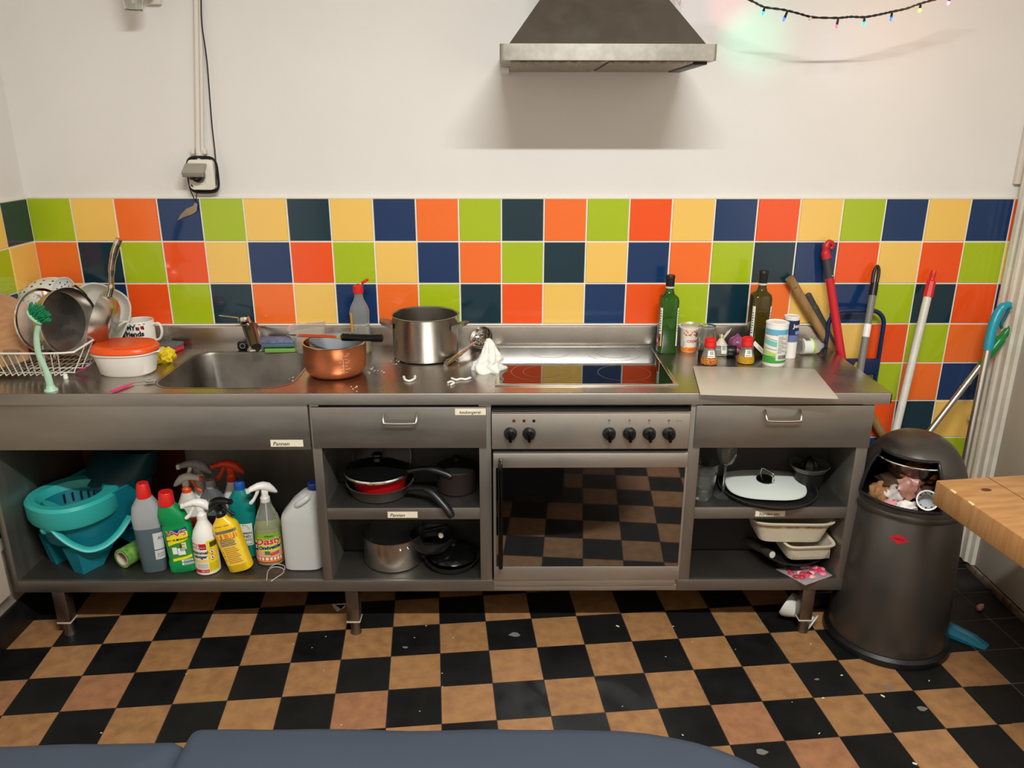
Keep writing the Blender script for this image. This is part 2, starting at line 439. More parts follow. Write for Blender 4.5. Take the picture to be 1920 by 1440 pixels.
b = B(); rings = []
for k, (ins, z) in enumerate(((-.008, HC+.0006), (0, HC-.001), (.004, HC-.01), (.012, HC-.15), (.03, HC-.172), (.06, HC-.18))):
    rings.append([(x, y, z) for x, y in rrect(.575+ins, 1.012-ins, -.503+ins, -.095-ins, max(.02, .078-ins*.4), 8)])
b.loft(rings[::-1], mat('sink_steel', '#837d75', .42, 1, noise=(9, .8, '#676159'), rnoise=(14, .35, .55)), True, False)
b.disc((.79, -.3, HC-.1785), .03, BLACKP); fixn(b.build('sink_basin', t))

# ---------------------------------------------------------------- steel base cabinet
cab = thing('steel_base_cabinet', 'stainless steel open base cabinet on short legs, with drawers and shelves under the worktop', 'cabinet', (0, 0, 0))
CF0 = -.55
b = B()
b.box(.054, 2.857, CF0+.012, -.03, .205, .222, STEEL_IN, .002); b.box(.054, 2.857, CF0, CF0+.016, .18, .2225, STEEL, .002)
b.build('bottom_shelf', cab)
for x0, x1, z1 in ((.033, .056, .856), (1.083, 1.113, .86), (1.613, 1.652, .86), (2.280, 2.318, .86), (2.819, 2.857, .86)):
    b = B(); b.box(x0, x1, CF0+.001, -.03, .18, z1, STEEL_V, .002); b.build('upright', cab)
for x0, x1 in ((1.113, 1.613), (2.318, 2.819)):
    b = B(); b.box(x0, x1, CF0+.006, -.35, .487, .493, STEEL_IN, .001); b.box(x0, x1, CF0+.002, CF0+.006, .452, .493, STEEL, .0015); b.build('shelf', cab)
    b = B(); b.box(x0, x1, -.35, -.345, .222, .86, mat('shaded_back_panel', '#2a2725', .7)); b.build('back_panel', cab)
b = B(); b.box(.46, 1.083, -.06, -.045, .222, .72, STEEL_V); b.build('back_panel', cab)
b = B(); b.box(.056, .462, -.044, -.036, .222, .72, mat('rust_brown_board', '#6b2a10', .6, noise=(6, .5, '#58220d'))); b.build('back_board', cab, label='rust brown board behind the bucket')
b = B(); b.box(.03, 2.857, -.04, -.02, .845, .86, STEEL); b.box(.033, 2.857, -.52, -.5, .835, .86, STEEL); b.build('top_rail', cab)
LEG = mat('leg_steel', '#8f8378', .4, 1, noise=(8, .6, '#6a6058'))
for x in (.178, 1.172, 2.735):
    b = B(); b.box(x-.022, x+.022, -.545, -.501, .055, .182, LEG, .003); b.build('leg', cab)
    o = cab
    b = B(); b.lathe([(0, .0), (.02, 0), (.019, .004), (.0165, .012), (.0165, .052), (0, .052)], LEG, 20, (x+.002, -.523, 0)); b.box(x-.024, x+.024, -.547, -.499, .052, .058, mat('leg_cap', '#b9ab9a', .5), .002); b.build('foot', cab)
for x in (.178, 1.172, 2.735):
    b = B(); b.box(x-.022, x+.022, -.09, -.046, .0, .182, LEG, .003); b.build('leg', cab)
# sink fascia (fixed front) and drawers
def sticker(name, parent, x, z, w_, h_, s, y, size, rot=0, sx=1):
    b = B(); b.box(x-w_/2, x+w_/2, y-.0006, y, z-h_/2, z+h_/2, mat('sticker_paper', '#e6ddc4', .6, noise=(40, .35, '#cdbf9e')))
    b.text(s, size, lambda u, v: (x-w_*(.18 if len(s) < 10 else .02)+u, y-.0009, z-.002+v+u*rot), INK, sx=sx, bold=.0002, shear=.25)
    return b.build(name, parent, label='white paper sticker with a handwritten word')
b = B(); b.box(.0, 1.0795, CF0-.004, CF0+.004, .7025, .8555, STEEL, .0025); b.box(.034, 1.08, CF0+.004, CF0+.02, .7025, .71, STEEL); b.build('fascia', cab)
def px_on(px, py, y): return at(px, py, 1, y)
p = px_on(538, 831, CF0-.004); sticker('paper_label', cab, p.x, p.z, .103, .023, 'Pannen', CF0-.0042, .018)
def drawer(x0, x1, z0, z1, hx0, hx1, hz):
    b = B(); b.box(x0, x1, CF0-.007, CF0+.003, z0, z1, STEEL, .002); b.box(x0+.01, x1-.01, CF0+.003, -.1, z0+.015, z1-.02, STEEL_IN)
    d = b.build('drawer', cab)
    b = B(); pts = [(hx0, CF0-.007, hz+.028)]+arc((hx0+.012, CF0-.03, hz+.0), .012, PI, 1.5*PI, 5)+arc((hx1-.012, CF0-.03, hz), .012, 1.5*PI, 2*PI, 5)+[(hx1, CF0-.007, hz+.028)]
    pts = [(hx0, CF0-.008, hz+.026), (hx0, CF0-.022, hz+.014), (hx0+.002, CF0-.03, hz+.003), (hx0+.012, CF0-.033, hz-.002), (hx1-.012, CF0-.033, hz-.002), (hx1-.002, CF0-.03, hz+.003), (hx1, CF0-.022, hz+.014), (hx1, CF0-.008, hz+.026)]
    b.tube(spline(pts, 3), .0038, mat('handle_steel', '#cfc8bd', .22, 1), 10); b.build('handle', d); return d
a_, b_ = at(718, 793, 1, CF0-.03), at(781, 793, 1, CF0-.03)
d = drawer(1.0895, 1.6365, .7095, .8475, a_.x, b_.x, a_.z)
p = px_on(882, 772, CF0-.007); sticker('paper_label', d, p.x, p.z, .096, .021, 'keukengerei', CF0-.0073, .0135, rot=.0)
a_, b_ = at(1437, 788, 1, CF0-.03), at(1503, 788, 1, CF0-.03)
drawer(2.2955, 2.856, .7085, .8515, a_.x, b_.x, a_.z)
p = px_on(755, 965, CF0+.002); sticker('paper_label', cab, p.x, p.z, .098, .022, 'Pannen', CF0+.0017, .017)
p = px_on(1444, 963, CF0+.002); sticker('paper_label', cab, p.x, p.z, .098, .02, 'borden etc.', CF0+.0017, .015)

# ---------------------------------------------------------------- oven
ov = thing('built_in_oven', 'built-in steel oven with a black glass door and six black knobs', 'oven', (0, 0, 0))
OY = -.562
b = B(); b.box(1.655, 2.278, -.54, -.06, .2, .84, DARKIN); b.build('casing', ov)
b = B(); b.box(1.654, 2.277, OY-.002, -.54, .708, .832, STEEL_OV, .003)
b.box(1.654, 2.277, OY-.0022, OY+.01, .829, .834, mat('oven_edge', '#d9d2c6', .2, 1), .001); pan = b.build('control_panel', ov)
def knob(px):
    p = at(px, 812, 1, OY)
    b = B(); M0 = Matrix.Translation((p.x, OY-.002, p.z)) @ Matrix.Rotation(PI/2, 4, 'X'); b.M = M0
    b.lathe([(0, 0), (.021, 0), (.021, .003), (.0195, .005), (.0175, .02), (.016, .0225), (0, .0225)], BLACKP, 28)
    b.M = M0 @ Matrix.Rotation(0, 4, 'Z'); b.box(-.005, .005, -.0205, .0195, .018, .031, BLACKG, .0025)
    b.build('knob', ov)
for px in (957, 992, 1142, 1180, 1217, 1254): knob(px)
for px, c in ((963.5, '#a01515'), (982.5, '#7a1212'), (1001, '#2a0d0d')):
    p = at(px, 788.5, 1, OY); b = B(); b.M = Matrix.Translation((p.x, OY-.001, p.z)) @ Matrix.Rotation(PI/2, 4, 'X')
    b.lathe([(.0048, 0), (.0048, .003), (.0036, .003)], BLACKP, 16); b.lathe([(.0036, .001), (.003, .0035), (0, .004)], plain(c, .25), 16); b.build('indicator_lamp', ov)
b = B()
for px in (1142, 1180, 1217, 1254):
    p = at(px, 788, 1, OY)
    for dx, dz in ((-.002, -.002), (.002, -.002), (-.002, .002), (.002, .002)): b.box(p.x+dx-.0012, p.x+dx+.0012, OY-.0028, OY-.002, p.z+dz-.0012, p.z+dz+.0012, INK)
    b.box(p.x-.0004, p.x+.0004, OY-.0028, OY-.002, p.z-.012, p.z-.006, INK)
p = at(1273, 789, 1, OY); b.text('ATAG', .007, lambda u, v: (p.x+u, OY-.0026, p.z+v), plain('#7a7268', .5), sx=1.1)
b.build('panel_print', ov)
dx0, dx1, dz0, dz1 = 1.658, 2.279, .232, .694
b = B()
gx0, gx1, gz0, gz1 = 1.6665, 2.2725, .2835, .6435
for q in ((dx0, dx1, gz1, dz1), (dx0, dx1, dz0, gz0)): b.box(q[0], q[1], OY-.003, -.535, q[2], q[3], STEEL_OV, .003)
b.box(dx0, gx0, OY-.0025, -.535, gz0-.003, gz1+.003, STEEL_OV); b.box(gx1, dx1, OY-.0025, -.535, gz0-.003, gz1+.003, STEEL_OV)
dr = b.build('door', ov)
b = B(); b.prism(rrect(gx0+.0005, gx1-.0005, gz0, gz1, .006, 4), mat('oven_glass', '#0a0807', .03, spec=1.0, ior=2.0), OY+.002, OY-.0015, 'y'); fixn(b.build('glass', dr))
b = B(); p0, p1 = at(938, 872, 1, OY-.045), at(940, 1067, 1, OY-.045)
hx = p0.x
b.tube(spline([(hx, OY-.004, p0.z-.002), (hx, OY-.03, p0.z-.004), (hx, OY-.042, p0.z-.02), (hx, OY-.044, (p0.z+p1.z)/2), (hx, OY-.042, p1.z+.02), (hx, OY-.03, p1.z+.004), (hx, OY-.004, p1.z+.002)], 5), .0075, BLACKG, 12)
h = b.build('handle', dr)
b = B(); b.box(1.657, 2.27, OY+.004, -.535, .204, .229, STEEL_OV, .003); b.box(1.657, 2.275, OY+.008, -.54, .185, .206, STEEL_OV, .002); b.build('plinth_strip', ov)

# ---------------------------------------------------------------- hob
hb = thing('ceramic_hob', 'black glass four-zone hob in a thin steel frame set in the worktop', 'hob', (0, 0, HC))
hx0, hx1, hy0, hy1 = 1.664, 2.25, -.492, -.036
b = B()
pts_o = [(hx0, hy0), (hx1, hy0), (hx1, hy1), (hx0, hy1)]; w_ = .014
for q in ((hx0, hx1, hy0, hy0+w_), (hx0, hx1, hy1-w_, hy1), (hx0, hx0+w_, hy0+w_, hy1-w_), (hx1-w_, hx1, hy0+w_, hy1-w_)): b.box(q[0], q[1], q[2], q[3], 0, .0045, mat('hob_frame', '#c2bcb2', .25, 1), .0012)
b.build('frame', hb)
b = B(); b.box(hx0+w_-.001, hx1-w_+.001, hy0+w_-.001, hy1-w_+.001, 0, .004, mat('hob_glass', '#060606', .05, spec=.9, ior=1.75)); gl = b.build('glass_plate', hb)
RING = mat('zone_ring', '#5d564e', .3)
for px, py, r in ((1017, 697, .105), (1170, 699, .088), (1030, 660, .075), (1150, 662, .1)):
    p = at(px, py, 2, HC+.004); b = B()
    for rr in ((r, r*.62) if r > .09 else (r,)):
        n = 64
        A = [b.v((p.x+rr*math.cos(2*PI*i/n), min(-.055, p.y+rr*math.sin(2*PI*i/n)), .0043)) for i in range(n)]; Bq = [b.v((p.x+(rr-.0018)*math.cos(2*PI*i/n), min(-.056, p.y+(rr-.0018)*math.sin(2*PI*i/n)), .0043)) for i in range(n)]
        for i in range(n): b.f([A[i], A[(i+1) % n], Bq[(i+1) % n], Bq[i]], RING, False)
    b.build('cooking_zone', hb)

# ---------------------------------------------------------------- extractor hood
hd = thing('extractor_hood', 'steel chimney extractor hood on the white wall above the hob', 'hood', (1.988, 0, 1.857))
HS = mat('hood_steel', '#aaa59c', .36, 1, noise=(60, .4, '#928c83'), rnoise=(20, .32, .42))
HSD = mat('hood_cone_steel', '#8d8880', .42, 1, noise=(7, .2, '#837e76'), rnoise=(20, .38, .46))
hw, hdp = .306, .48
b = B()
b.prism(rrect(-hw, hw, -hdp, -.001, .012, 4), HS, .0, .043, 'z', 0)
for q in (): pass
bm_ = b.build('canopy', hd, sharp=30); fixn(bm_)
b = B()
for x0, x1 in ((-hw+.03, -.006), (.006, hw-.06)): b.box(x0, x1, -hdp+.03, -.05, -.006, .001, mat('grease_filter', '#a59d90', .45, .9, noise=(90, .8, '#6d665c')), .002)
b.box(hw-.055, hw-.015, -hdp+.05, -.06, -.008, .001, BLACKP, .002); b.box(-hw+.002, -hw+.028, -.2, -.004, -.012, .001, WHITEP, .002)
b.build('filter', hd)
b = B(); cw = .135; zt = .25
lo = [(-hw+.026, -hdp+.025, .043), (hw-.026, -hdp+.025, .043), (hw-.026, -.001, .043), (-hw+.026, -.001, .043)]
hi = [(-cw, -.27, zt), (cw, -.27, zt), (cw, -.001, zt), (-cw, -.001, zt)]
b.loft([lo, hi], HSD); fixn(b.build('cone', hd))
b = B(); b.box(-cw, cw, -.27, -.001, zt, ZC-1.857, HSD); b.build('chimney', hd)
b = B()
rr = random.Random(2)
for k in range(5):
    x0 = 2.205-1.988+.012*k; b.tube(spline([(x0, -.05, .36), (x0+.012*rr.uniform(-1, 1), -.07, .28), (x0+.01*rr.uniform(-1, 1)+.01, -.06, .2), (x0+.004, -.05, .165+.012*k)], 4), .0022, mat('cord_beige', '#d6c9ae', .7), 6)
tag(b.build('cord_bundle', None, (1.988, 0, 1.857)), 'loose beige cords hanging on the wall beside the hood cone', 'cord')
# ---------------------------------------------------------------- things on the worktop
Z0 = HC+.0004
def base(L, R, B_, T, zb=Z0):
    x, y, r, h = stand(L, R, B_, T, zb); return Vector((x, y, zb)), r, h

# dish rack of white wire, against the side wall
WIRE = mat('white_wire', '#e9e3d5', .4)
RX0, RX1 = .012, .335
t = thing('dish_rack', 'white wire dish rack full of drying pans and dishes', 'dish rack', (0, 0, Z0))
zr = .105; fy, by = -.478, -.125
b = B(); loop = spline([(RX0, fy, zr), (.25, fy, zr), (RX1-.01, fy+.012, zr+.0), (RX1, fy+.035, zr+.002), (RX1+.006, (fy+by)/2, zr+.012), (RX1+.01, by-.02, zr+.016), (RX1, by, zr+.016), (.2, by, zr+.012), (RX0, by, zr+.008)], 4)
b.tube(loop, .0032, WIRE, 8, closed=True); b.build('rim', t)
bx1, bfy, bby = .275, -.425, -.17
for k in range(13):
    x = .02+.0225*k; xb = RX0+(x-RX0)*.88
    b = B(); b.tube(spline([(x, fy+.001, zr), (xb, bfy, .022), (xb+.001, bfy+.012, .016), (xb, -.3, .016), (xb, bby-.012, .016), (xb, bby, .022), (x, by-.001, zr+.012)], 3), .0019, WIRE, 6); b.build('wire', t)
for k in range(5):
    y = bfy+.03+.05*k
    b = B(); b.tube(spline([(RX1+.003, y, zr+.01), (bx1+.012, y, .024), (bx1, y, .017), (.15, y, .0165), (.03, y, .0165)], 3), .0019, WIRE, 6); b.build('wire', t)
for x, y in ((.262, -.41), (.262, -.185), (.03, -.41), (.03, -.185)):
    b = B(); b.lathe([(0, 0), (.007, 0), (.008, .004), (.006, .016), (0, .016)], WHITEP, 14, (x, y, 0)); b.build('foot', t)

def facing(name, label, cat, px, py, y, nx, nz, build, ny=-1.0, roll=0, group=None):
    """a thing whose local +z points towards (nx, ny, nz), centred on a photo point at depth y"""
    P = at(px, py, 1, y); n_ = Vector((nx, ny, nz)).normalized(); q = Vector((0, 0, 1)).rotation_difference(n_)
    t = thing(name, label, cat, P); t.rotation_mode = 'QUATERNION'; t.rotation_quaternion = q @ Quaternion((0, 0, 1), roll)
    build(t); return t
WOOD = mat('beech_board', '#b98d66', .55, noise=(14, .7, '#a37650'), stretch=(1, 9, 1), rnoise=(5, .45, .65))
# wooden cutting board leaning in the rack by the wall
p0, p1, p2 = at(2, 522, 1, -.30), at(47, 566, 1, -.33), at(52, 676, 1, -.44)
t = thing('cutting_board', 'light wooden cutting board leaning in the dish rack beside the tiled side wall', 'cutting board', (0, 0, 0))
b = B(); th = .017
Q = [Vector((.008, -.262, 1.155)), at(47, 566, 1, -.255), at(54, 674, 1, -.4), Vector((.008, -.41, .915))]
nn = (Q[1]-Q[0]).cross(Q[3]-Q[0]).normalized()
A = [b.v(q) for q in Q]; D = [b.v(q+nn*th) for q in Q]
fs = [b.f(A, WOOD), b.f(D[::-1], WOOD)]+[b.f([A[i], D[i], D[(i+1) % 4], A[(i+1) % 4]], WOOD) for i in range(4)]
bmesh.ops.recalc_face_normals(b.bm, faces=b.bm.faces)
r_ = bmesh.ops.bevel(b.bm, geom=list(b.bm.edges), offset=.005, segments=3, affect='EDGES', profile=.5)
b.build('board', t)
# white colander behind
def colander(t):
    H = mat('colander_white', '#dcdad0', .4); b = B()
    R = .118
    def fn(u, v):
        th = 2*PI*u; ph = v*1.45; return (R*math.sin(ph)*math.cos(th), R*math.sin(ph)*math.sin(th), R*.8*math.cos(ph)-.05)
    b.grid(fn, 48, 14, H, cu=True); b.tube([(R*math.sin(1.45)*math.cos(2*PI*k/40), R*math.sin(1.45)*math.sin(2*PI*k/40), R*.8*math.cos(1.45)-.05) for k in range(40)], .005, H, 8, closed=True)
    b.build('bowl', t)
    b = B()
    for ring, n_ in ((.28, 6), (.5, 11), (.72, 16), (.94, 20)):
        for k in range(n_):
            th = 2*PI*(k+.5*(ring > .6))/n_; d = Vector((math.sin(ring)*math.cos(th), math.sin(ring)*math.sin(th), .8*math.cos(ring)))
            nrm = Vector((d.x, d.y, d.z/.64)).normalized(); b.disc(d*R*1.003+Vector((0, 0, -.05)), .0042, DARKIN, 10, nrm)
    o = b.build('drain_hole', t); o['kind'] = 'stuff'
facing('colander', 'white perforated colander upside down at the back of the dish rack', 'colander', 84, 576, -.17, .1, .55, colander)
def strainer(t):
    b = B(); H = mat('skimmer_grey', '#c9c8c4', .4)
    b.lathe([(0, -.012), (.02, -.01), (.034, .0), (.037, .006), (.0345, .006), (.032, .001), (.019, -.008), (0, -.01)], H, 28)
    b.build('bowl', t); b = B()
    for k in range(12): a = 2*PI*k/12; rr_ = .013 if k % 2 else .023; b.disc((rr_*math.cos(a), rr_*math.sin(a), .0+(.002 if rr_ > .02 else -.006)), .0022, DARKIN, 8)
    b.build('drain_hole', t); b = B(); b.tube([(0, -.035, .004), (.0, -.09, .0), (0, -.15, -.01)], .006, H, 8, flat=.4); b.build('handle', t)
facing('strainer_spoon', 'small pale grey slotted spoon in front of the white colander', 'spoon', 121, 540, -.2, .15, .35, strainer, roll=.2)
# glass pan lid with steel rim
def pan_lid(t):
    b = B(); R = .107
    b.lathe([(0, .026), (.03, .0245), (.06, .018), (R-.008, .003), (R-.006, .001), (.06, .0155), (.03, .022), (0, .0235)], mat('lid_glass', '#efe9df', .04, trans=.85, ior=1.45, metal=0), 48); b.build('glass_plate', t)
    b = B(); b.lathe([(R-.009, .004), (R-.002, .005), (R, .001), (R-.002, -.004), (R-.008, -.003)], CHROME, 48); b.build('rim', t)
    b = B(); b.lathe([(0, .02), (.012, .026), (.007, .034), (.016, .045), (.014, .05), (0, .051)], BLACKP, 24); b.build('knob', t)
facing('pan_cover', 'glass pan lid with a steel rim standing in the dish rack behind the green brush', 'lid', 81, 601, -.33, .97, .1, pan_lid, ny=-.3)
# small steel pot lying with its mouth to the room
def steel_pot(t):
    b = B(); R, D = .105, .048
    b.lathe([(0, -D), (R-.014, -D), (R-.004, -D+.008), (R, -D+.02), (R, -.004), (R+.006, 0), (R+.005, .002), (R-.003, -.002), (R-.003, -D+.02), (R-.008, -D+.006), (R-.02, -D+.003), (0, -D+.003)], mat('polished_steel', '#cfcac3', .27, 1, rnoise=(8, .2, .32)), 48)
    b.build('body', t)
    for s_ in (-1, 1):
        b = B(); b.tube(spline([(s_*.001-.03, s_*(R), -.03), (-.026, s_*(R+.022), -.03), (.026, s_*(R+.022), -.03), (.03, s_*R, -.03)], 5), .0045, CHROME, 8); b.build('handle', t)
facing('steel_pot', 'small shiny steel pot lying on its side in the dish rack, open towards the room', 'pot', 131, 603, -.36, .93, .1, steel_pot, roll=.4, ny=-.34)
# steel frying pan standing on edge with the handle up
def fry_pan(t):
    b = B(); R, D = .1, .05
    b.lathe([(0, -D), (R-.034, -D), (R-.02, -D+.01), (R-.003, -.008), (R+.002, 0), (R-.002, 0), (R-.022, -D+.012), (R-.036, -D+.003), (0, -D+.003)], POT, 48); b.build('body', t)
    b = B(); b.lathe([(0, -D+.0035), (R-.036, -D+.0035), (R-.0225, -D+.0125), (R-.008, -.012)], NONSTICK, 48); b.build('coating', t)
    b = B(); b.tube(spline([(0, R-.008, -.022), (0, R+.025, -.022), (0, R+.06, -.017), (0, R+.105, -.013), (0, R+.155, -.015), (0, R+.19, -.022)], 5), [.012]*6+[.0095]*6+[.0115]*6+[.0135]*6+[.012]*5+[.009, .006], CHROME, 14, flat=.9); b.build('handle', t)
t = thing('frying_pan', 'steel frying pan standing on edge in the dish rack with its long handle up', 'frying pan', at(184, 600, 1, -.27)); t.rotation_mode = 'QUATERNION'
ez = Vector((-.93, -.16, .3)).normalized(); ey = Vector((.33, .03, .93)); ey = (ey-ez*ey.dot(ez)).normalized(); ex = ey.cross(ez)
t.rotation_quaternion = Matrix((ex, ey, ez)).transposed().to_quaternion(); fry_pan(t)
# oval white dish
def oval_dish(t):
    b = B(); M_ = mat('oven_dish_white', '#cfcabd', .3); rs = []
    for z, a, c in ((-.04, .06, .09), (-.04, .075, .108), (-.03, .086, .12), (0, .098, .131), (.003, .1, .133), (.002, .095, .128), (-.028, .08, .114), (-.036, .07, .102), (-.036, .02, .04)):
        rs.append([(a*sq(2*PI*k/48, 3)[0], c*sq(2*PI*k/48, 3)[1], z) for k in range(48)])
    b.loft(rs, M_); b.build('body', t)
facing('serving_dish', 'deep oval white serving dish standing behind the frying pan in the dish rack', 'dish', 178, 603, -.16, .42, .25, oval_dish, roll=-.12)
# glass standing upside down and dark cutlery
P = at(14, 706, 2, Z0+.02)
t = thing('drinking_glass', 'small clear drinking glass upside down in the front of the dish rack', 'glass', (.085, -.375, Z0+.02))
b = B(); b.lathe([(.034, 0), (.031, .055), (.028, .068), (0, .07), (0, .062), (.026, .06), (.0285, .054), (.0315, .002), (.034, 0)], GLASS, 28); b.build('bowl', t)
t = thing('spatula', 'pink plastic spoon poking out of the side of the dish rack', 'spoon', at(152, 692, 1, -.36))
PINK = mat('pink_plastic', '#c43a80', .35)
b = B(); b.tube(spline([(-.02, 0, -.012), (.006, 0, -.002), (.02, -.002, .01)], 4), [.006]*4+[.01]*4+[.006], PINK, 10, flat=.45); b.build('bowl', t)
b = B(); b.tube([(.018, 0, .009), (.05, .05, .03), (.055, .09, .033)], .004, mat('clear_handle', '#d9cfd0', .2, trans=.6), 8); b.build('handle', t)

# mint washing-up brush standing on its suction foot
MINT = mat('mint_plastic', '#a9ceb0', .4)
t = thing('dish_brush', 'mint green washing-up brush standing upright at the edge of the worktop', 'brush', (.279, -.528, Z0))
b = B(); b.lathe([(0, 0), (.02, 0), (.019, .004), (.014, .008), (.012, .016), (0, .018)], MINT, 24); b.build('suction_foot', t)
b = B(); b.tube(spline([(0, 0, .006), (-.004, 0, .06), (-.016, -.002, .12), (-.012, -.002, .175), (.0, -.004, .205), (.0, -.006, .222)], 6), [.0115]*6+[.0095]*12+[.0085]*6+[.008]*6+[.008], MINT, 14, flat=.75); b.build('handle', t)
b = B(); b.M = Matrix.Translation((-.002, -.006, .236)) @ Matrix.Rotation(.9, 4, 'Y'); b.lathe([(0, -.006), (.022, -.006), (.025, -.002), (.023, .004), (0, .005)], MINT, 24, sx=1.15, sy=.8); b.build('head', t)
b = B(); rg = random.Random(5); BR = mat('green_bristle', '#1b8f5c', .7)
M0 = Matrix.Translation((-.002, -.006, .236)) @ Matrix.Rotation(.9, 4, 'Y'); b.M = M0
for k in range(150):
    a, r_ = rg.uniform(0, 2*PI), .023*math.sqrt(rg.random()); x, y = r_*math.cos(a)*1.15, r_*math.sin(a)*.8
    b.tube([(x, y, .003), (x*1.45+rg.uniform(-.003, .003), y*1.5+rg.uniform(-.003, .003), .028+rg.uniform(-.003, .004))], .0016, BR, 4)
o = b.build('bristles', t); o['kind'] = 'stuff'

# oval tub with orange lid
c, r, h = base(176, 288, 711, 634)
t = thing('food_tub', 'white oval food tub with a bright orange lid beside the dish rack', 'food container', (c.x-.018, c.y-.018, Z0)); t.scale = (.93, .93, .98)
ORL = mat('orange_lid', '#e5541a', .32)
bt = Bottle([(0, .085, .062, 2.4), (.006, .093, .068, 2.4), (.06, .105, .079, 2.4), (.072, .108, .081, 2.4), (.075, .115, .087, 2.4), (.079, .115, .087, 2.4)], 48)
b = B(); bt.body(b, mat('tub_white', '#e4ded2', .42)); 
for s_ in (-1, 1): b.prism([(s_*.108, -.018), (s_*.126, -.013), (s_*.126, .013), (s_*.108, .018)], WHITEP, .0755, .079, 'z')
b.build('body', t)
bt = Bottle([(.079, .112, .085, 2.4), (.083, .115, .088, 2.4), (.092, .114, .087, 2.4), (.1, .106, .08, 2.4), (.104, .101, .075, 2.4), (.101, .092, .067, 2.4), (.1, .06, .04, 2.2), (.103, .03, .02, 2)], 48)
b = B(); bt.body(b, ORL, cap0=False); b.build('lid', t)
# mug
t = thing('mug', 'white mug with black lettering MY friends behind the orange-lidded tub', 'mug', (.366, -.076, Z0)); R, H_ = .052, .116
b = B(); MUG = mat('mug_white', '#e9e4da', .2); b.lathe([(0, 0), (R-.006, 0), (R-.001, .004), (R, .01), (R, H_-.002), (R-.0015, H_), (R-.004, H_-.002), (R-.004, .01), (0, .007)], MUG, 40); b.build('body', t)
b = B(); b.tube(spline([(R-.002, 0, H_-.016), (R+.022, -.002, H_-.014), (R+.03, -.003, H_-.04), (R+.02, -.002, H_-.068), (R-.002, 0, H_-.078)], 5), .0058, MUG, 10, flat=.8); b.build('handle', t)
bt = Bottle([(0, R, R, 2), (H_, R, R, 2)])
b = B(); bt.text(b, 'MY', .022, -.12, .097, INK, bold=.0012); bt.text(b, 'friends', .025, .03, .074, INK, bold=.0011)
for tt, zz, c_ in ((-.66, .094, '#b01626'), (.33, .094, '#9c1830'), (.62, .097, '#9c1830')): bt.patch(b, tt-.11, tt+.11, zz-.006, zz+.006, plain(c_, .4), .0008, 4, 2)
for tt, zz in ((.26, .097), (.68, .093)): bt.patch(b, tt-.05, tt+.05, zz-.004, zz+.004, INK, .0012, 2, 2)
for k in range(5): bt.patch(b, -.5+.3*k, -.36+.3*k, .108, .1105, INK, .0008, 2, 1)
for k in range(6): bt.patch(b, -.1+.16*k, .02+.16*k, .028+.006*(k % 3), .04+.004*(k % 2), plain(('#c8601c', '#8e2d18', '#d8a12a')[k % 3], .4), .0008, 2, 2)
b.build('print', t)
# yellow cloth, sponges
P = at(303, 684, 2, Z0)
b = B(); b.blob((0, 0, .027), .038, .026, .029, mat('yellow_cloth', '#e0c21c', .8, bump=(60, .6)), .22, 2.6, 4, 3); tag(b.build('cleaning_cloth', None, (P.x+.002, P.y+.024, Z0)), 'crumpled bright yellow cloth beside the oval tub', 'cloth')
def sponge(name, label, px0, px1, py, cb, ct, h, rot=0, lift=0, dy=.0, group=None, hb=.55):
    a_, b_ = at(px0, py, 2, Z0+lift), at(px1, py, 2, Z0+lift); w_ = b_.x-a_.x
    t = thing(name, label, 'sponge', ((a_.x+b_.x)/2, (a_.y+b_.y)/2+.03+dy, Z0+lift), (0, 0, rot))
    b = B(); b.box(-w_/2, w_/2, -.033, .033, 0, h*hb, mat('sponge_'+cb.strip('#'), cb, .9, bump=(220, .8)), .004); b.build('foam', t)
    b = B(); b.box(-w_/2, w_/2, -.033, .033, h*hb, h, mat('scourer_'+ct.strip('#'), ct, .95, noise=(60, .8, '#5b5f66'), bump=(150, 1)), .003); b.build('scouring_pad', t)
sponge('sponge', 'red sponge with a grey scourer top lying by the splashback', 297, 333, 661, '#cf3340', '#6d675f', .03, -.25, dy=-.005)
sponge('sponge', 'bright green sponge under the blue one next to the tap', 496, 553, 661, '#7cb552', '#6f9a55', .022, .08, hb=.8)
sponge('sponge', 'blue-grey sponge stacked on the green one next to the tap', 484, 549, 653, '#557582', '#7d86a8', .026, .06, .0225, dy=.012)
# pink-handled spoon
a_, b_ = at(208, 734, 2, Z0+.005), at(250, 718, 2, Z0+.005)
t = thing('teaspoon', 'teaspoon with a bright pink handle lying at the front edge by the sink', 'spoon', (0, 0, 0))
b = B(); b.tube(spline([a_, (a_+b_)/2, b_], 4), [.0055, .0062]+[.006]*5+[.0045, .0035], mat('pink_handle', '#d8366f', .35), 10, flat=.6); b.build('handle', t)
e_ = at(272, 715, 2, Z0+.006); b = B(); b.tube([b_, e_], .002, CHROME, 8)
b.M = Matrix.Translation(e_+Vector((.012, .002, -.001))) @ Matrix.Rotation(.25, 4, 'Z'); b.lathe([(0, -.003), (.009, -.001), (.0125, .003), (.009, .0006), (0, -.0015)], CHROME, 20, sx=1.5); b.build('bowl', t)

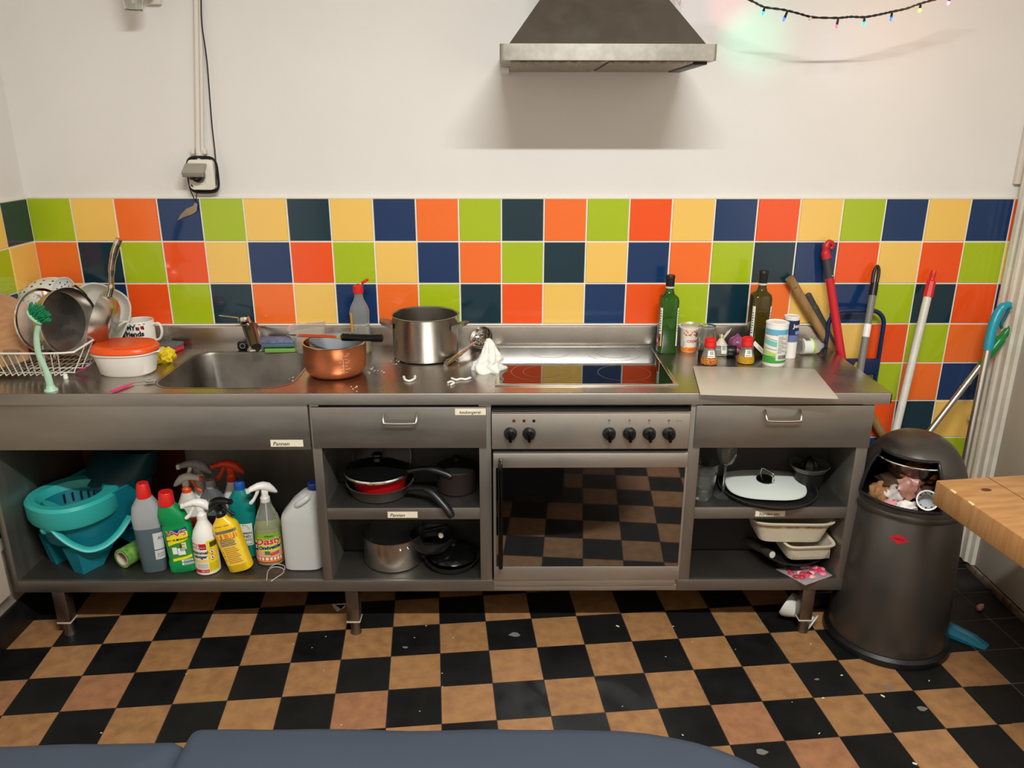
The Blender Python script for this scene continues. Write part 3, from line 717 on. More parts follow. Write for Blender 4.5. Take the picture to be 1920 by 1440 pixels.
# tap
t = thing('tap', 'chrome mixer tap with a lever handle at the back of the sink', 'tap', (.768, -.062, HC))
b = B(); b.lathe([(0, 0), (.027, 0), (.026, .006), (.021, .01), (.02, .02), (0, .02)], CHROME, 28); b.build('base', t)
b = B(); b.tube(spline([(0, 0, .01), (-.004, -.004, .05), (-.012, -.012, .1), (-.016, -.018, .112)], 4), .0195, CHROME, 20); b.build('body', t)
b = B(); o_ = Vector((.768, -.062, HC)); P0, P1 = at(472, 612, 1, -.08)-o_, at(481, 650, 1, -.19)-o_
b.tube(spline([P0+Vector((.002, .02, -.004)), P0, P0.lerp(P1, .5), P1], 4), .0175, mat('spout_chrome', '#6f6c67', .32, 1), 14, flat=.75); b.build('spout', t)
b = B(); b.M = Matrix.Translation((-.017, -.02, .112)) @ Matrix.Rotation(-.12, 4, 'Y'); b.lathe([(.0, 0), (.021, 0), (.022, .008), (.02, .017), (.01, .021), (0, .022)], CHROME, 24); b.M = Matrix.Identity(4)
b.tube(spline([(-.03, -.024, .126), (-.06, -.03, .131), (-.1, -.036, .138)], 4), [.007]*4+[.0055]*4+[.0035], CHROME, 10, flat=.45); b.build('lever', t)
t = thing('sink_stopper', 'small black ribbed sink stopper standing beside the tap', 'stopper', at(455, 657, 2, Z0)+Vector((0, .016, 0)))
b = B(); b.box(-.021, .021, -.013, .013, 0, .03, BLACKP, .007, 3); b.build('body', t)
b = B(); b.tube([(.009*math.cos(k*PI/8), -.0135, .016+.009*math.sin(k*PI/8)) for k in range(16)], .0012, mat('grey_ring', '#8b8b88', .5), 6, closed=True); b.build('ring', t)
# translucent tub leaning behind the copper pot
t = thing('plastic_tub', 'clear plastic food tub standing behind the copper-coloured pot', 'food container', (at(583, 640, 1, -.07).x, -.07, Z0), (.0, -.12, .15))
bt = Bottle([(0, .05, .036, 5), (.004, .052, .038, 5), (.092, .066, .046, 5), (.094, .069, .049, 5)], 40); bi = Bottle([(.003, .05, .036, 5), (.094, .0655, .0455, 5)], 40)
b = B(); CLT = mat('frosted_plastic', '#e6dfd5', .25, trans=.75, ior=1.15); bt.body(b, CLT, cap1=False); b.build('body', t)
# washing-up liquid
c, r, h = base(657, 694, 664, 548)
t = thing('washing_up_liquid', 'clear flattened bottle of washing-up liquid with an open red cap', 'bottle', c)
bt = Bottle([(0, .032, .022, 3), (.004, .035, .024, 3), (.06, .034, .023, 3), (.12, .033, .022, 3), (.15, .035, .023, 3), (.17, .03, .021, 2.6), (.195, .017, .016, 2.2), (.21, .0145, .0145, 2), (.22, .0145, .0145, 2)])
b = B(); bt.body(b, PETC); b.build('body', t)
b = B(); bt.body(b, mat('yellow_liquid', '#c9bf1f', .1, trans=.75, ior=1.33), z1=.045, off=-.0015); b.build('liquid', t)
b = B(); b.lathe([(0, .218), (.018, .218), (.0185, .222), (.0175, .243), (.012, .246), (.006, .25), (0, .25)], RED, 24); b.M = Matrix.Translation((.026, 0, .259)) @ Matrix.Rotation(-.5, 4, 'Y'); b.lathe([(0, -.004), (.014, -.004), (.015, 0), (.012, .005), (0, .006)], RED, 20); b.build('cap', t)
b = B(); bt.patch(b, -1.5, -.6, .06, .15, mat('amber_label', '#dba227', .4), .0008); b.build('label', t)
# copper-coloured pot with grey bowl and knife on it
c, r, h = base(562, 677, 716, 640)
COP = mat('copper_coat', '#c9764c', .34, .75, noise=(9, .3, '#b5663f'))
t = thing('rice_pot', 'copper-coloured inner pot with measuring marks standing to the side of the sink', 'pot', c)
b = B(); R = r; b.lathe([(0, 0), (R*.72, 0), (R*.84, .004), (R*.95, .018), (R*.99, .035), (R, .06), (R, h-.004), (R+.003, h), (R+.003, h+.0015), (R-.003, h+.001), (R-.004, h-.004), (R-.004, .03), (R*.8, .006), (0, .005)], COP, 56); b.build('body', t)
b = B(); b.lathe([(R-.0035, h-.006), (R-.0045, .03), (R*.8, .0065), (0, .0055)][::-1], NONSTICK, 48); b.lathe([(R+.0034, h-.001), (R+.0036, h+.0022), (R-.0034, h+.002)], mat('pot_rim', '#bfb4ab', .25, 1), 56); b.build('inner_coating', t)
bt = Bottle([(.035, R*.992, R*.992, 2), (.06, R, R, 2), (h, R, R, 2)])
b = B(); MK = mat('embossed_marks', '#e2b193', .5)
for k in range(6): bt.patch(b, .5, .58+.04*(k % 2), .028+.011*k, .0295+.011*k, MK, .0006, 2, 1); bt.patch(b, .32+.03*(k % 3), .4+.03*(k % 3), .03+.011*k, .0315+.011*k, MK, .0006, 2, 1)
bt.patch(b, .445, .458, .026, .075, MK, .0006, 1, 4); bt.text(b, '1.8L', .007, .36, .09, MK, .0008); bt.text(b, '1.0', .006, .63, .066, MK, .0008); bt.text(b, 'CUP', .006, .6, .09, MK, .0008); bt.text(b, '0.5', .006, .65, .04, MK, .0008)
b.build('measuring_marks', t)
GREYB = mat('grey_plastic', '#686c70', .4)
t = thing('grey_bowl', 'square grey plastic bowl nested in the mouth of the copper-coloured pot', 'bowl', (c.x+.004, c.y, c.z+h-.06), (.1, -.05, .3))
b = B(); rs = []
for z, a in ((0, .045), (.002, .052), (.045, .073), (.058, .082), (.062, .082), (.056, .076), (.045, .07), (.006, .05), (.005, .03)): rs.append([(a*sq(2*PI*k/40, 3.4)[0], a*sq(2*PI*k/40, 3.4)[1], z) for k in range(40)])
b.loft(rs, GREYB); b.build('body', t); b = B(); b.lathe([(0, .004), (.006, .004), (.006, .018), (.004, .022), (0, .022)], CHROME, 16); b.build('stud', t)
t = thing('kitchen_knife', 'kitchen knife with a black riveted handle lying across the copper-coloured pot', 'knife', (0, 0, 0))
y_ = c.y-.045; zk = c.z+h+.018
A = at(537, 628, 1, y_); Bp = at(642, 632, 1, y_); D = at(718, 634, 1, y_)
b = B(); dd = (Bp-A); L_ = dd.length; ux = dd.normalized(); up = Vector((0, -.97, -.12)); up = (up-ux*up.dot(ux)).normalized(); nz_ = ux.cross(up)
BL = mat('knife_steel', '#cfcac4', .1, 1)
prof = [(0, .001), (.02, .007), (.05, .011), (L_, .0125), (L_, -.0105), (.05, -.0105), (.02, -.006)]
F_ = [b.v(A+ux*a+up*v+nz_*.0009) for a, v in prof]; K_ = [b.v(A+ux*a+up*v-nz_*.0009) for a, v in prof]
b.f(F_, BL); b.f(K_[::-1], BL)
for i in range(7): b.f([F_[i], K_[i], K_[(i+1) % 7], F_[(i+1) % 7]], BL)
fixn(b.build('blade', t, sharp=20))
b = B(); dh = (D-Bp); b.tube(spline([Bp-ux*.004, Bp+dh*.15, Bp+dh*.5, Bp+dh*.85, D], 4), [.009]+[.013]*5+[.012]*5+[.014]*5+[.01], BLACKG, 12, flat=1); h_ = b.build('handle', t)
b = B(); b.tube([Bp, D-dh*.05], .0145, CHROME, 12, flat=.1)
for k in (.2, .5, .8): b.lathe([(0, .0128), (.0028, .0128), (.0028, .0142), (0, .0145)], CHROME, 12, tuple(Bp+dh*k+Vector((0, -.002, -.001))))
b.build('rivet', h_)
# big stock pot
c, r, h = base(734, 858, 675, 588)
t = thing('stock_pot', 'big steel stock pot with two flat grip handles beside the hob', 'pot', (c.x+.002, -.148, Z0)); R, H_ = .1165, .155
b = B(); b.lathe([(0, 0), (R-.012, 0), (R-.003, .004), (R, .012), (R, H_-.004), (R+.003, H_), (R+.001, H_+.001), (R-.003, H_-.003), (R-.003, .012), (R-.01, .005), (0, .004)], POT, 64); b.build('body', t)
for s_, ang in ((-1, .12), (1, -.35)):
    b = B(); b.M = Matrix.Rotation(ang, 4, 'Z'); GH = mat('grip_grey_steel', '#8c887d', .4, .9)
    b.loft([[(s_*(R-.002), -.035, H_-.028), (s_*(R-.002), .035, H_-.028), (s_*(R-.002), .035, H_-.046), (s_*(R-.002), -.035, H_-.046)],
            [(s_*(R+.02), -.033, H_-.022), (s_*(R+.02), .033, H_-.022), (s_*(R+.02), .033, H_-.037), (s_*(R+.02), -.033, H_-.037)],
            [(s_*(R+.038), -.026, H_-.018), (s_*(R+.038), .026, H_-.018), (s_*(R+.038), .026, H_-.029), (s_*(R+.038), -.026, H_-.029)],
            [(s_*(R+.044), -.016, H_-.018), (s_*(R+.044), .016, H_-.018), (s_*(R+.044), .016, H_-.026), (s_*(R+.044), -.016, H_-.026)]], GH); fixn(b.build('handle', t, sharp=50))
# skimmer resting against the splashback
t = thing('skimmer', 'perforated steel skimmer leaning on the splashback between the stock pot and hob', 'skimmer', (0, 0, 0))
P = at(903, 634, 1, -.05); tip = at(836, 682, 2, Z0+.008); b = B(); q = Vector((0, 0, 1)).rotation_difference(Vector((-.25, -.75, .6)).normalized()); b.M = Matrix.Translation(P) @ q.to_matrix().to_4x4()
b.lathe([(0, -.014), (.02, -.011), (.036, -.002), (.043, .006), (.045, .006), (.0375, -.004), (.02, -.0125), (0, -.0155)], CHROME, 36); b.build('bowl', t)
b = B(); b.M = Matrix.Translation(P) @ q.to_matrix().to_4x4()
for rr_, n_ in ((.007, 4), (.017, 9), (.027, 13)):
    for k in range(n_): a = 2*PI*k/n_; b.disc((rr_*math.cos(a), rr_*math.sin(a), -.0145+.0125*(rr_/.036)**2+.0012), .0026, DARKIN, 8)
b.build('drain_hole', t)
s0 = P+(tip-P).normalized()*.04; b = B(); b.tube(spline([s0, s0+(tip-s0)*.3, s0+(tip-s0)*.55, tip], 4), [.0045]*5+[.007]*3+[.0095]*4+[.009], CHROME, 12); b.build('handle', t)
# crumpled white tissue and torn plastic strips
P = at(915, 700, 2, Z0)
b = B(); TIS = mat('white_tissue', '#dfdcd2', .8, bump=(45, .5)); rg = random.Random(9)
from mathutils import noise as MN
def crump(u, v):
    th = 2*PI*u; z = .012+.104*v; r_ = (.047*(1-v)**.8+.006)*(1+.35*MN.noise(Vector((math.cos(th)*2.2, math.sin(th)*2.2, v*6)))+.12*math.sin(5*th+4*v)+.09*MN.noise(Vector((math.cos(th)*7, math.sin(th)*7, v*16))))
    return (r_*math.cos(th)+.012*v*math.sin(3*v), r_*math.sin(th)*.75+.03*v*v, max(.0, z-.012))
b.grid(crump, 72, 32, TIS, cu=True); b.poly([crump(k/72, 1) for k in range(72)], TIS)
tag(b.build('paper_towel', None, (P.x, P.y+.03, Z0), sharp=70), 'crumpled white paper towel on the worktop by the hob corner', 'tissue')
for pts, lab in (([(757, 706), (760, 712), (768, 714), (777, 710), (778, 705)], 'curled white plastic strip on the worktop in front of the stock pot'), ([(847, 709), (855, 712), (864, 710), (873, 711), (882, 708)], 'wavy white plastic strip on the worktop near the paper towel'), ([(840, 717), (846, 715), (851, 718), (846, 721)], 'small white plastic ring pull on the worktop near the paper towel')):
    Q = [at(x, y, 2, Z0+.0035) for x, y in pts]; b = B(); b.tube(spline(Q, 4), .0042, WHITEP, 8, flat=.8); tag(b.build('plastic_strip'), lab, 'scrap')

# olive oil bottles
def oil_bottle(label, px0, px1, pb, pt, body, liq, stripe):
    c, r, h = base(px0, px1, pb, pt); r = .0335
    t = thing('oil_bottle', label, 'bottle', (c.x, c.y, Z0)); s_ = h/.29
    bt = Bottle([(0, r-.003, r-.003, 5), (.004, r, r, 5), (.2*s_, r, r, 5), (.212*s_, r-.003, r-.003, 4), (.222*s_, .018, .018, 2.4), (.235*s_, .0145, .0145, 2), (.262*s_, .014, .014, 2)], 40)
    b = B(); bt.body(b, body); b.build('body', t)
    b = B(); bt.body(b, liq, z0=.004, z1=.1*s_, off=-.0015); b.build('oil', t)
    b = B(); b.lathe([(0, .25*s_), (.0155, .25*s_), (.0155, .278*s_), (.0165, .279*s_), (.0165, .289*s_), (.015, .291*s_), (0, .291*s_)], BLACKP, 28); b.build('cap', t)
    b = B(); b.lathe([(.0146, .243*s_), (.0158, .244*s_), (.0158, .25*s_), (.0146, .25*s_)], mat('neck_ring', '#cfcabd', .4), 28); b.build('neck_ring', t)
    for a0, a1, nm in ((-1.25, -.55, 0), (.55, 1.25, 1)):
        b = B(); bt.patch(b, a0, a1, .03, .175*s_, PAPER, .0006)
        if nm == 0: bt.patch(b, a0, a1-.1, .03, .075, plain(stripe, .5), .001); bt.patch(b, a0+.1, a1-.2, .05, .062, plain('#5d1a10', .5), .0014, 3, 2)
        for k in range(9): bt.patch(b, a0+.12, a1-.12-.05*(k % 3), .085+.009*k, .088+.009*k, INK, .001, 2, 1)
        b.build('label', t)
GBOT = mat('green_bottle_glass', '#3f7d1c', .05, trans=.72, ior=1.45); ABOT = mat('olive_bottle_glass', '#5c5a14', .05, trans=.72, ior=1.45)
oil_bottle('green glass oil bottle with a black cap at the corner of the hob', 1234, 1269, 664, 516, GBOT, mat('oil_dark', '#0f2a08', .2), '#c2401f')
oil_bottle('olive brown oil bottle with a black cap behind the white salt can', 1404, 1439, 668, 508, ABOT, mat('oil_green', '#20330a', .2), '#b8421e')
# custard cup
c, r, h = base(1276, 1311, 662, 612)
t = thing('yoghurt_cup', 'white and orange dessert cup with a torn lid standing by the green oil bottle', 'cup', c)
bt = Bottle([(0, .026, .026, 2), (.002, .028, .028, 2), (.085, .035, .035, 2), (.088, .037, .037, 2), (.091, .037, .037, 2)])
b = B(); bt.body(b, mat('cup_white', '#ece4d6', .4)); b.build('body', t)
OC = plain('#ef8423', .45)
b = B(); bt.patch(b, -1.6, 1.6, .003, .02, OC, .0005, 20, 2); bt.patch(b, -.2, .7, .006, .016, plain('#d9661a', .45), .001, 6, 1); bt.text(b, 'CREME', .0135, .25, .043, plain('#d8491c', .5), bold=.0003)
rg = random.Random(4)
for k in range(20): a = rg.uniform(-.9, .6); z = rg.uniform(.064, .083); bt.patch(b, a, a+.13, z-.002, z+.003, plain('#dd5a1f', .5), .0007+.0001*(k % 3), 2, 1)
bt.patch(b, .5, .8, .06, .076, plain('#1f6b3f', .5), .0012, 4, 2); bt.patch(b, -.9, -.62, .018, .05, PAPER, .001, 3, 2)
for k in range(6): bt.patch(b, -.88+.04*k, -.87+.04*k, .02, .046, INK, .0014, 1, 1)
b.build('print', t)
b = B(); b.lathe([(0, .0), (.02, .001), (.034, -.003), (.036, .004)], mat('foil_lid', '#d8d0c0', .35, .6), 20, (.006, .01, .094)); b.build('lid', t)
# upturned glass jar on a black lid
c, r, h = base(1313, 1341, 668, 606)
t = thing('glass_jar', 'empty clear glass jar standing upside down between the cup and the garlic', 'jar', (c.x, c.y, Z0))
b = B(); b.lathe([(.026, 0), (.028, .03), (.03, .052), (.031, .062), (.026, .076), (.026, .088), (.028, .095), (.026, .108), (.012, .112), (0, .112), (0, .109), (.011, .1085), (.024, .105), (.026, .095), (.0235, .088), (.0235, .076), (.028, .062), (.024, .002), (.026, 0)], GLASS, 36); b.build('body', t)
# spice jars
def spice(label, px0, px1, pb, pt, fill, fill2, tilt=0):
    c, r, h = base(px0, px1, pb, pt); r = .0285; t = thing('spice_jar', label, 'jar', c)
    bt = Bottle([(0, r-.004, r-.004, 2), (.003, r-.001, r-.001, 2), (.012, r, r, 2), (.03, r-.003, r-.003, 2), (.056, .018, .018, 2), (.062, .0175, .0175, 2)], 32)
    b = B(); bt.body(b, PETC); b.build('body', t)
    b = B(); bt.body(b, mat('spice_'+fill.strip('#'), fill, .8, noise=(180, 1, fill2), bump=(200, .8)), z0=.002, z1=.027, off=.0004); b.build('spice', t)
    b = B(); b.lathe([(0, .06), (.0195, .06), (.0205, .063), (.0205, .072), (.019, .075), (.0205, .088), (.018, .091), (.015, .088), (0, .088)], RED, 28); b.build('lid', t)
    b = B(); bt.patch(b, -.5, .55, .028, .052, PAPER, .0008)
    for k in range(8): bt.patch(b, -.2+.07*k, -.17+.07*k, .038, .05, INK, .0012, 1, 1)
    bt.patch(b, -.4, .3, .032, .0335, INK, .0012, 3, 1); b.build('label', t)
spice('spice jar of red chilli flakes with a red lid', 1317, 1348, 686, 635, '#8a2a12', '#d8913a')
spice('spice jar of yellow powder with a red lid', 1387, 1417, 684, 632, '#c79a1c', '#a87c12')
# salt can
c, r, h = base(1435, 1478, 688, 603)
t = thing('salt_can', 'white cardboard salt can with blue and green hills and a bar code', 'can', c); r = .0375
bt = Bottle([(0, r, r, 2), (h, r, r, 2)]); b = B(); b.lathe([(0, 0), (r-.001, 0), (r, .002), (r, h-.006), (r+.001, h-.005), (r+.001, h), (r-.003, h+.001), (r-.004, h-.002), (0, h-.002)], mat('can_white', '#ebe6dc', .45), 44); b.build('body', t)
BLU, TEA, GRN = plain('#5fa6c8', .5), plain('#6fbdb0', .5), plain('#3f9b3a', .5)
b = B(); bt.patch(b, -1.6, 1.6, .012, .036, GRN, .0005, 20, 3, .004); bt.patch(b, -1.6, .0, .036, .052, plain('#a9c86a', .5), .0005, 12, 2, -.012); bt.patch(b, -1.6, 1.6, .068, .086, TEA, .0005, 20, 2, -.02); bt.patch(b, -1.6, 1.6, .112, .13, BLU, .0005, 20, 2)
for z_, k_ in ((.036, .004), (.058, -.01), (.09, -.02), (.11, 0)): bt.patch(b, -1.6, 1.6, z_, z_+.0012, INK, .0008, 20, 1, k_)
bt.patch(b, -.2, 1.15, .022, .112, mat('can_panel', '#dad6cc', .5), .001, 10, 4)
for k in range(14): bt.patch(b, -.1, .25+.6*((k*37) % 10)/10, .048+.0044*k, .0495+.0044*k, plain('#55534e', .6), .0014, 4, 1)
for k in range(15): bt.patch(b, 0+.06*k, .025+.06*k+.02*(k % 2), .027, .041, INK, .0014, 1, 1)
bt.patch(b, .9, 1.08, .043, .05, INK, .0015, 1, 1); b.build('print', t)
# navy can behind
c, r, h = base(1468, 1494, 672, 592); r = .0265
t = thing('salt_can', 'tall navy and white salt can half hidden behind the hill-patterned can', 'can', (c.x, c.y, Z0)); bt = Bottle([(0, r, r, 2), (h, r, r, 2)])
b = B(); b.lathe([(0, 0), (r, 0), (r, h-.006), (r+.001, h-.005), (r+.001, h), (r-.002, h+.001), (r-.003, h-.001), (0, h-.001)], mat('can_white', '#ebe6dc', .45), 36); b.build('body', t)
b = B(); bt.patch(b, -1.7, 1.9, .085, h-.012, plain('#1b2450', .45), .0006, 24, 2); bt.patch(b, -1.7, 1.9, .06, .085, plain('#6573a4', .45), .0006, 24, 2); bt.text(b, 'Jozo', .018, .55, .118, WHITEP, bold=.0006); bt.patch(b, .3, 1.1, .088, .1, plain('#6f9ed0', .5), .0009, 6, 1); b.build('print', t)
# garlic bulb
P = at(1352, 645, 1, -.1)
t = thing('garlic', 'sprouting white garlic bulb leaning behind the lying jar', 'garlic', (P.x, -.1, Z0)); GA = mat('garlic_skin', '#e3d9c8', .6, noise=(14, .6, '#cbb6a8'))
b = B(); b.lathe([(0, 0), (.012, 0), (.023, .012), (.024, .026), (.013, .042), (.006, .055), (.004, .066), (0, .068)], GA, 18); b.build('bulb', t)
b = B()
for dx, dz in ((.02, .062), (-.012, .05), (.006, .045), (.03, .07)): b.tube(spline([(0, 0, .045), (dx*.4, -.004, .045+dz*.2), (dx, -.008, .02+dz)], 3), [.004]*3+[.003]*3+[.001], mat('sprout', '#aab35a', .6) if dx < .015 else GA, 6)
b.build('sprout', t)
# lying jar with black screw cap
t = thing('spice_mill', 'clear spice mill with a black cap lying on its side', 'jar', at(1352, 672, 2, Z0)+Vector((0, .03, .02)), (0, PI/2, -.12))
b = B(); b.lathe([(0, -.02), (.016, -.02), (.018, -.016), (.018, .024), (.016, .028), (0, .028)], PETC, 28); b.build('body', t)
b = B(); b.lathe([(0, .026), (.0195, .026), (.021, .03), (.021, .05), (.019, .058), (.0, .058)], BLACKP, 28); b.build('cap', t)
bt = Bottle([(-.02, .018, .018, 2), (.03, .018, .018, 2)]); b = B(); bt.patch(b, -1.7, .4, .004, .022, PAPER, .0006)
for k in range(8): bt.patch(b, -1.3+.13*k, -1.24+.13*k, .007, .02, INK, .001, 1, 1)
b.build('label', t)
t = thing('screw_cap', 'black screw cap standing beside the chilli flake jar', 'cap', at(1318, 676, 2, Z0)+Vector((-.002, .012, 0)))
b = B(); b.lathe([(0, 0), (.014, 0), (.014, .034), (.012, .036), (0, .036)], BLACKP, 24); b.build('shell', t)
# onions
t = thing('onion', 'purple red onion lying between the black cap and the yellow spice jar', 'onion', at(1386, 662, 2, Z0)+Vector((-.002, .03, .0)))
b = B(); b.lathe([(0, .0), (.018, .004), (.03, .018), (.032, .03), (.026, .046), (.01, .056), (.004, .064), (0, .066)], mat('onion_skin', '#7d3563', .35, noise=(14, .8, '#a4668c'), stretch=(3, 3, .5)), 24); b.build('bulb', t)
t = thing('shallot', 'small pale pink shallot piece in front of the red onion', 'shallot', at(1382, 663, 2, Z0)+Vector((-.006, .004, .009)), (0, PI/2, .1))
b = B(); b.lathe([(0, -.024), (.006, -.018), (.0095, -.004), (.009, .008), (.004, .018), (0, .022)], mat('shallot_skin', '#d98a82', .4, noise=(30, .6, '#c26a70')), 18); b.build('bulb', t)
b = B(); b.M = Matrix.Translation(at(1425, 654, 1, -.17)) @ Matrix.Rotation(.75, 4, 'Y') @ Matrix.Rotation(-.35, 4, 'X'); b.box(-.034, .03, -.001, .001, -.008, .008, WHITEP, .0008); b.text('zwart', .009, lambda u, v: (u, -.0012, v), INK)
tag(b.build('price_tag'), 'white printed tag slanting down behind the yellow spice jar', 'tag')
# clear bottle lying in the corner
P = at(1513, 655, 2, Z0)
t = thing('plastic_bottle', 'crumpled clear plastic bottle with a lime green label lying in the corner of the worktop', 'bottle', (P.x-.014, -.125, Z0+.0285), (0, PI/2, .12)); t.scale = (.86, .86, .72)
bt = Bottle([(-.055, .03, .03, 2), (-.052, .033, .033, 2), (-.02, .032, .03, 2), (.02, .033, .033, 2), (.04, .03, .03, 2), (.06, .014, .014, 2), (.07, .013, .013, 2)], 30); b = B(); bt.body(b, mat('cloudy_plastic', '#dcdcd6', .18, trans=.7, ior=1.2)); b.build('body', t)
b = B(); bt.patch(b, -2.2, .9, -.045, .01, mat('label_white', '#d9dccf', .5), .0008, 20, 3); bt.patch(b, -2.2, .9, .004, .012, plain('#9cbf2c', .5), .0012, 20, 1)
for k in range(10): bt.patch(b, -1.9+.09*k, -1.85+.09*k, -.035, -.008, INK, .0013, 1, 1)
b.build('label', t)
b = B(); b.lathe([(0, .068), (.0155, .068), (.0155, .082), (0, .083)], BLACKP, 20); b.build('cap', t)
# frosted glass plate hanging over the edge
Q = [at(1299, 687, 2, .9), at(1527, 692, 2, .9), at(1572, 747, 2, .9), at(1313, 739, 2, .9)]
b = B(); b.prism([(q.x, q.y) for q in Q], mat('frosted_glass_board', '#cdc3b1', .3, trans=.25), Z0+.0016, Z0+.0062, 'z', .0012)
t = thing('glass_cutting_board', 'frosted glass cutting board jutting over the front edge of the worktop', 'cutting board', (0, 0, 0)); fixn(b.build('plate', t))
b = B()
for q in Q:
    m_ = sum(Q, Vector())/4; v_ = q+(m_-q)*.12
    if v_.y > YF+.01: b.lathe([(0, 0), (.006, 0), (.006, .0018), (0, .0018)], mat('clear_pad', '#d8d4cc', .3), 12, (v_.x, v_.y, Z0))
b.build('rubber_pad', t)
# crumbs on the worktop
rg = random.Random(12); b = B(); CRM = mat('crumbs', '#d9d0bb', .8)
for px, py, n_, s_ in ((695, 692, 14, 10), (755, 678, 10, 12), (660, 726, 5, 8), (545, 708, 3, 6), (1320, 720, 3, 6), (840, 678, 10, 14)):
    for k in range(n_):
        p = at(px+rg.gauss(0, s_), py+rg.gauss(0, 4), 2, Z0); r_ = rg.uniform(.0009, .002); b.box(p.x-r_*1.5, p.x+r_*1.5, max(YF+.01, p.y-r_), max(YF+.012, p.y+r_), HC+.0002, HC+.0002+r_, CRM, r_*.3, 1)
o = tag(b.build('crumbs'), 'scattered pale crumbs on the steel worktop', 'crumbs'); o['kind'] = 'stuff'
# ---------------------------------------------------------------- things on the bottom shelf under the sink
ZS = .2228
# mop bucket with wringer
TEAL = mat('bucket_teal', '#0c7280', .42); TURQ = mat('bucket_turquoise', '#2fa79f', .42); TEALD = mat('bucket_dark_teal', '#06343d', .5)
t = thing('mop_bucket', 'teal mop bucket with a turquoise wringer rim and swing handle under the sink', 'bucket', (.243, -.335, ZS), (0, 0, -.5))
# local axes: +y long axis towards the back, -y the wringer end
def obl(z, a, y0, y1, n=40, p=2.6, tilt=0):
    yc, hy = (y0+y1)/2, (y1-y0)/2
    out = []
    for k in range(n):
        c_, s_ = sq(2*PI*k/n, p); y = yc+hy*s_; out.append((a*c_, y, z+tilt*(y-y0)))
    return out
b = B()
b.loft([obl(.1, .094, -.162, .17), obl(.104, .1, -.172, .178), obl(.15, .112, -.185, .19, tilt=.03), obl(.235, .128, -.2, .215, tilt=.12), obl(.238, .124, -.196, .21, tilt=.12), obl(.15, .108, -.18, .185, tilt=.03), obl(.108, .092, -.16, .162)], TEAL)
b.build('body', t)
for s_ in (-1, 1):
    b = B(); x0, x1 = s_*.05, s_*.1
    b.loft([[(x0, -.15, 0), (x1*.93, -.145, 0), (x1*.93, -.07, 0), (x0, -.09, 0)], [(x0*.9, -.172, .1), (x1*1.03, -.16, .11), (x1, .02, .11), (x0*.9, -.03, .1)]], TEAL); fixn(b.build('leg', t))
    b = B(); b.loft([[(x0, .145, 0), (x1*.9, .135, 0), (x1*.9, .07, 0), (x0, .09, 0)], [(x0*.9, .165, .07), (x1, .15, .075), (x1, .0, .075), (x0*.9, .03, .07)]], TEAL); fixn(b.build('leg', t))
# wringer rim: flat turquoise ring over the front half
b = B(); rg_o = lambda z, e: obl(z, .139+e, -.215-e, .06+e, p=2.3); rg_i = lambda z, e: [(x*.86, y, zz) for x, y, zz in obl(z, .112+e, -.19-e, .02+e, p=2.2)]
b.loft([rg_o(.185, -.006), rg_o(.2, 0), rg_o(.252, .002), rg_o(.262, -.006), rg_i(.262, .0), rg_i(.255, -.004), rg_i(.235, -.01)], TURQ, False, False); b.build('rim', t)
b = B(); b.loft([rg_i(.238, -.008), rg_i(.19, -.02), rg_i(.16, -.035)][::1], TEAL, False, True); b.loft([rg_i(.16, -.03), rg_i(.19, -.015), rg_i(.238, -.005)], TEAL, True, False)
wr_ = b.build('wringer_basket', t)
b = B()
for k in range(9):
    th = .35+.32*k; c_, s_ = math.cos(th), math.sin(th); b.M = Matrix.Translation((.088*c_*.86, -.085+.088*s_, .215)) @ Matrix.Rotation(th, 4, 'Z'); b.box(-.003, .0015, -.003, .003, -.018, .014, DARKIN)
o = b.build('drain_slot', wr_); o['kind'] = 'stuff'
# tall splash guard at the back
b = B(); b.loft([obl(.24, .126, .0, .213, tilt=.1), obl(.3, .13, .04, .222, tilt=.14), obl(.345, .128, .1, .226, tilt=.05), obl(.345, .122, .11, .218, tilt=.05), obl(.25, .118, .02, .2, tilt=.1)], TEALD, False, False); b.build('splash_guard', t)
b = B(); pts = [(-.139, -.1, .205), (-.148, -.13, .17), (-.12, -.2, .125), (-.04, -.235, .095), (.05, -.225, .095), (.13, -.15, .13), (.15, -.02, .19), (.145, .03, .21)]
# handle in world positions read along the photo's arc
hp = [at(x, y, 1, d_)-Vector((.243, -.335, ZS)) for x, y, d_ in ((84, 994, -.51), (98, 992, -.525), (112, 1005, -.53), (135, 1021, -.53), (165, 1031, -.52), (195, 1023, -.495), (222, 1000, -.455), (244, 968, -.405))]
Rz = Matrix.Rotation(.5, 3, 'Z'); hp = [Rz @ p for p in hp]
b.tube(spline(hp, 5), .0125, TURQ, 10, flat=.5); b.build('handle', t)
b = B(); b.blob(hp[0], .017, .014, .015, TURQ, .05, 2, 2); b.tube([hp[0]+Vector((.012, .004, -.004)), hp[0]+Vector((.014, .012, .03)), hp[0]+Vector((.02, .03, .085))], [.016, .028, .05], TURQ, 14, flat=.35); b.build('handle_hinge', t)
# green tape roll
t = thing('shelf_liner_roll', 'green patterned roll of shelf liner between the bucket and the red-capped bottle', 'roll', (.392, -.42, ZS+.036), (PI/2, 0, -.42))
b = B(); b.lathe([(.026, -.15), (.035, -.15), (.035, .05), (.026, .05)], mat('roll_green', '#7fae4e', .6, noise=(70, .9, '#4d7f2c')), 32); b.build('wrap', t)
b = B(); b.lathe([(.024, -.149), (.0262, -.149), (.0262, .0505), (.024, .0505), (.0235, .04)], mat('card_core', '#cbb8a6', .7), 32); b.lathe([(0, -.1), (.024, -.1)], DARKIN, 20); b.build('core', t)

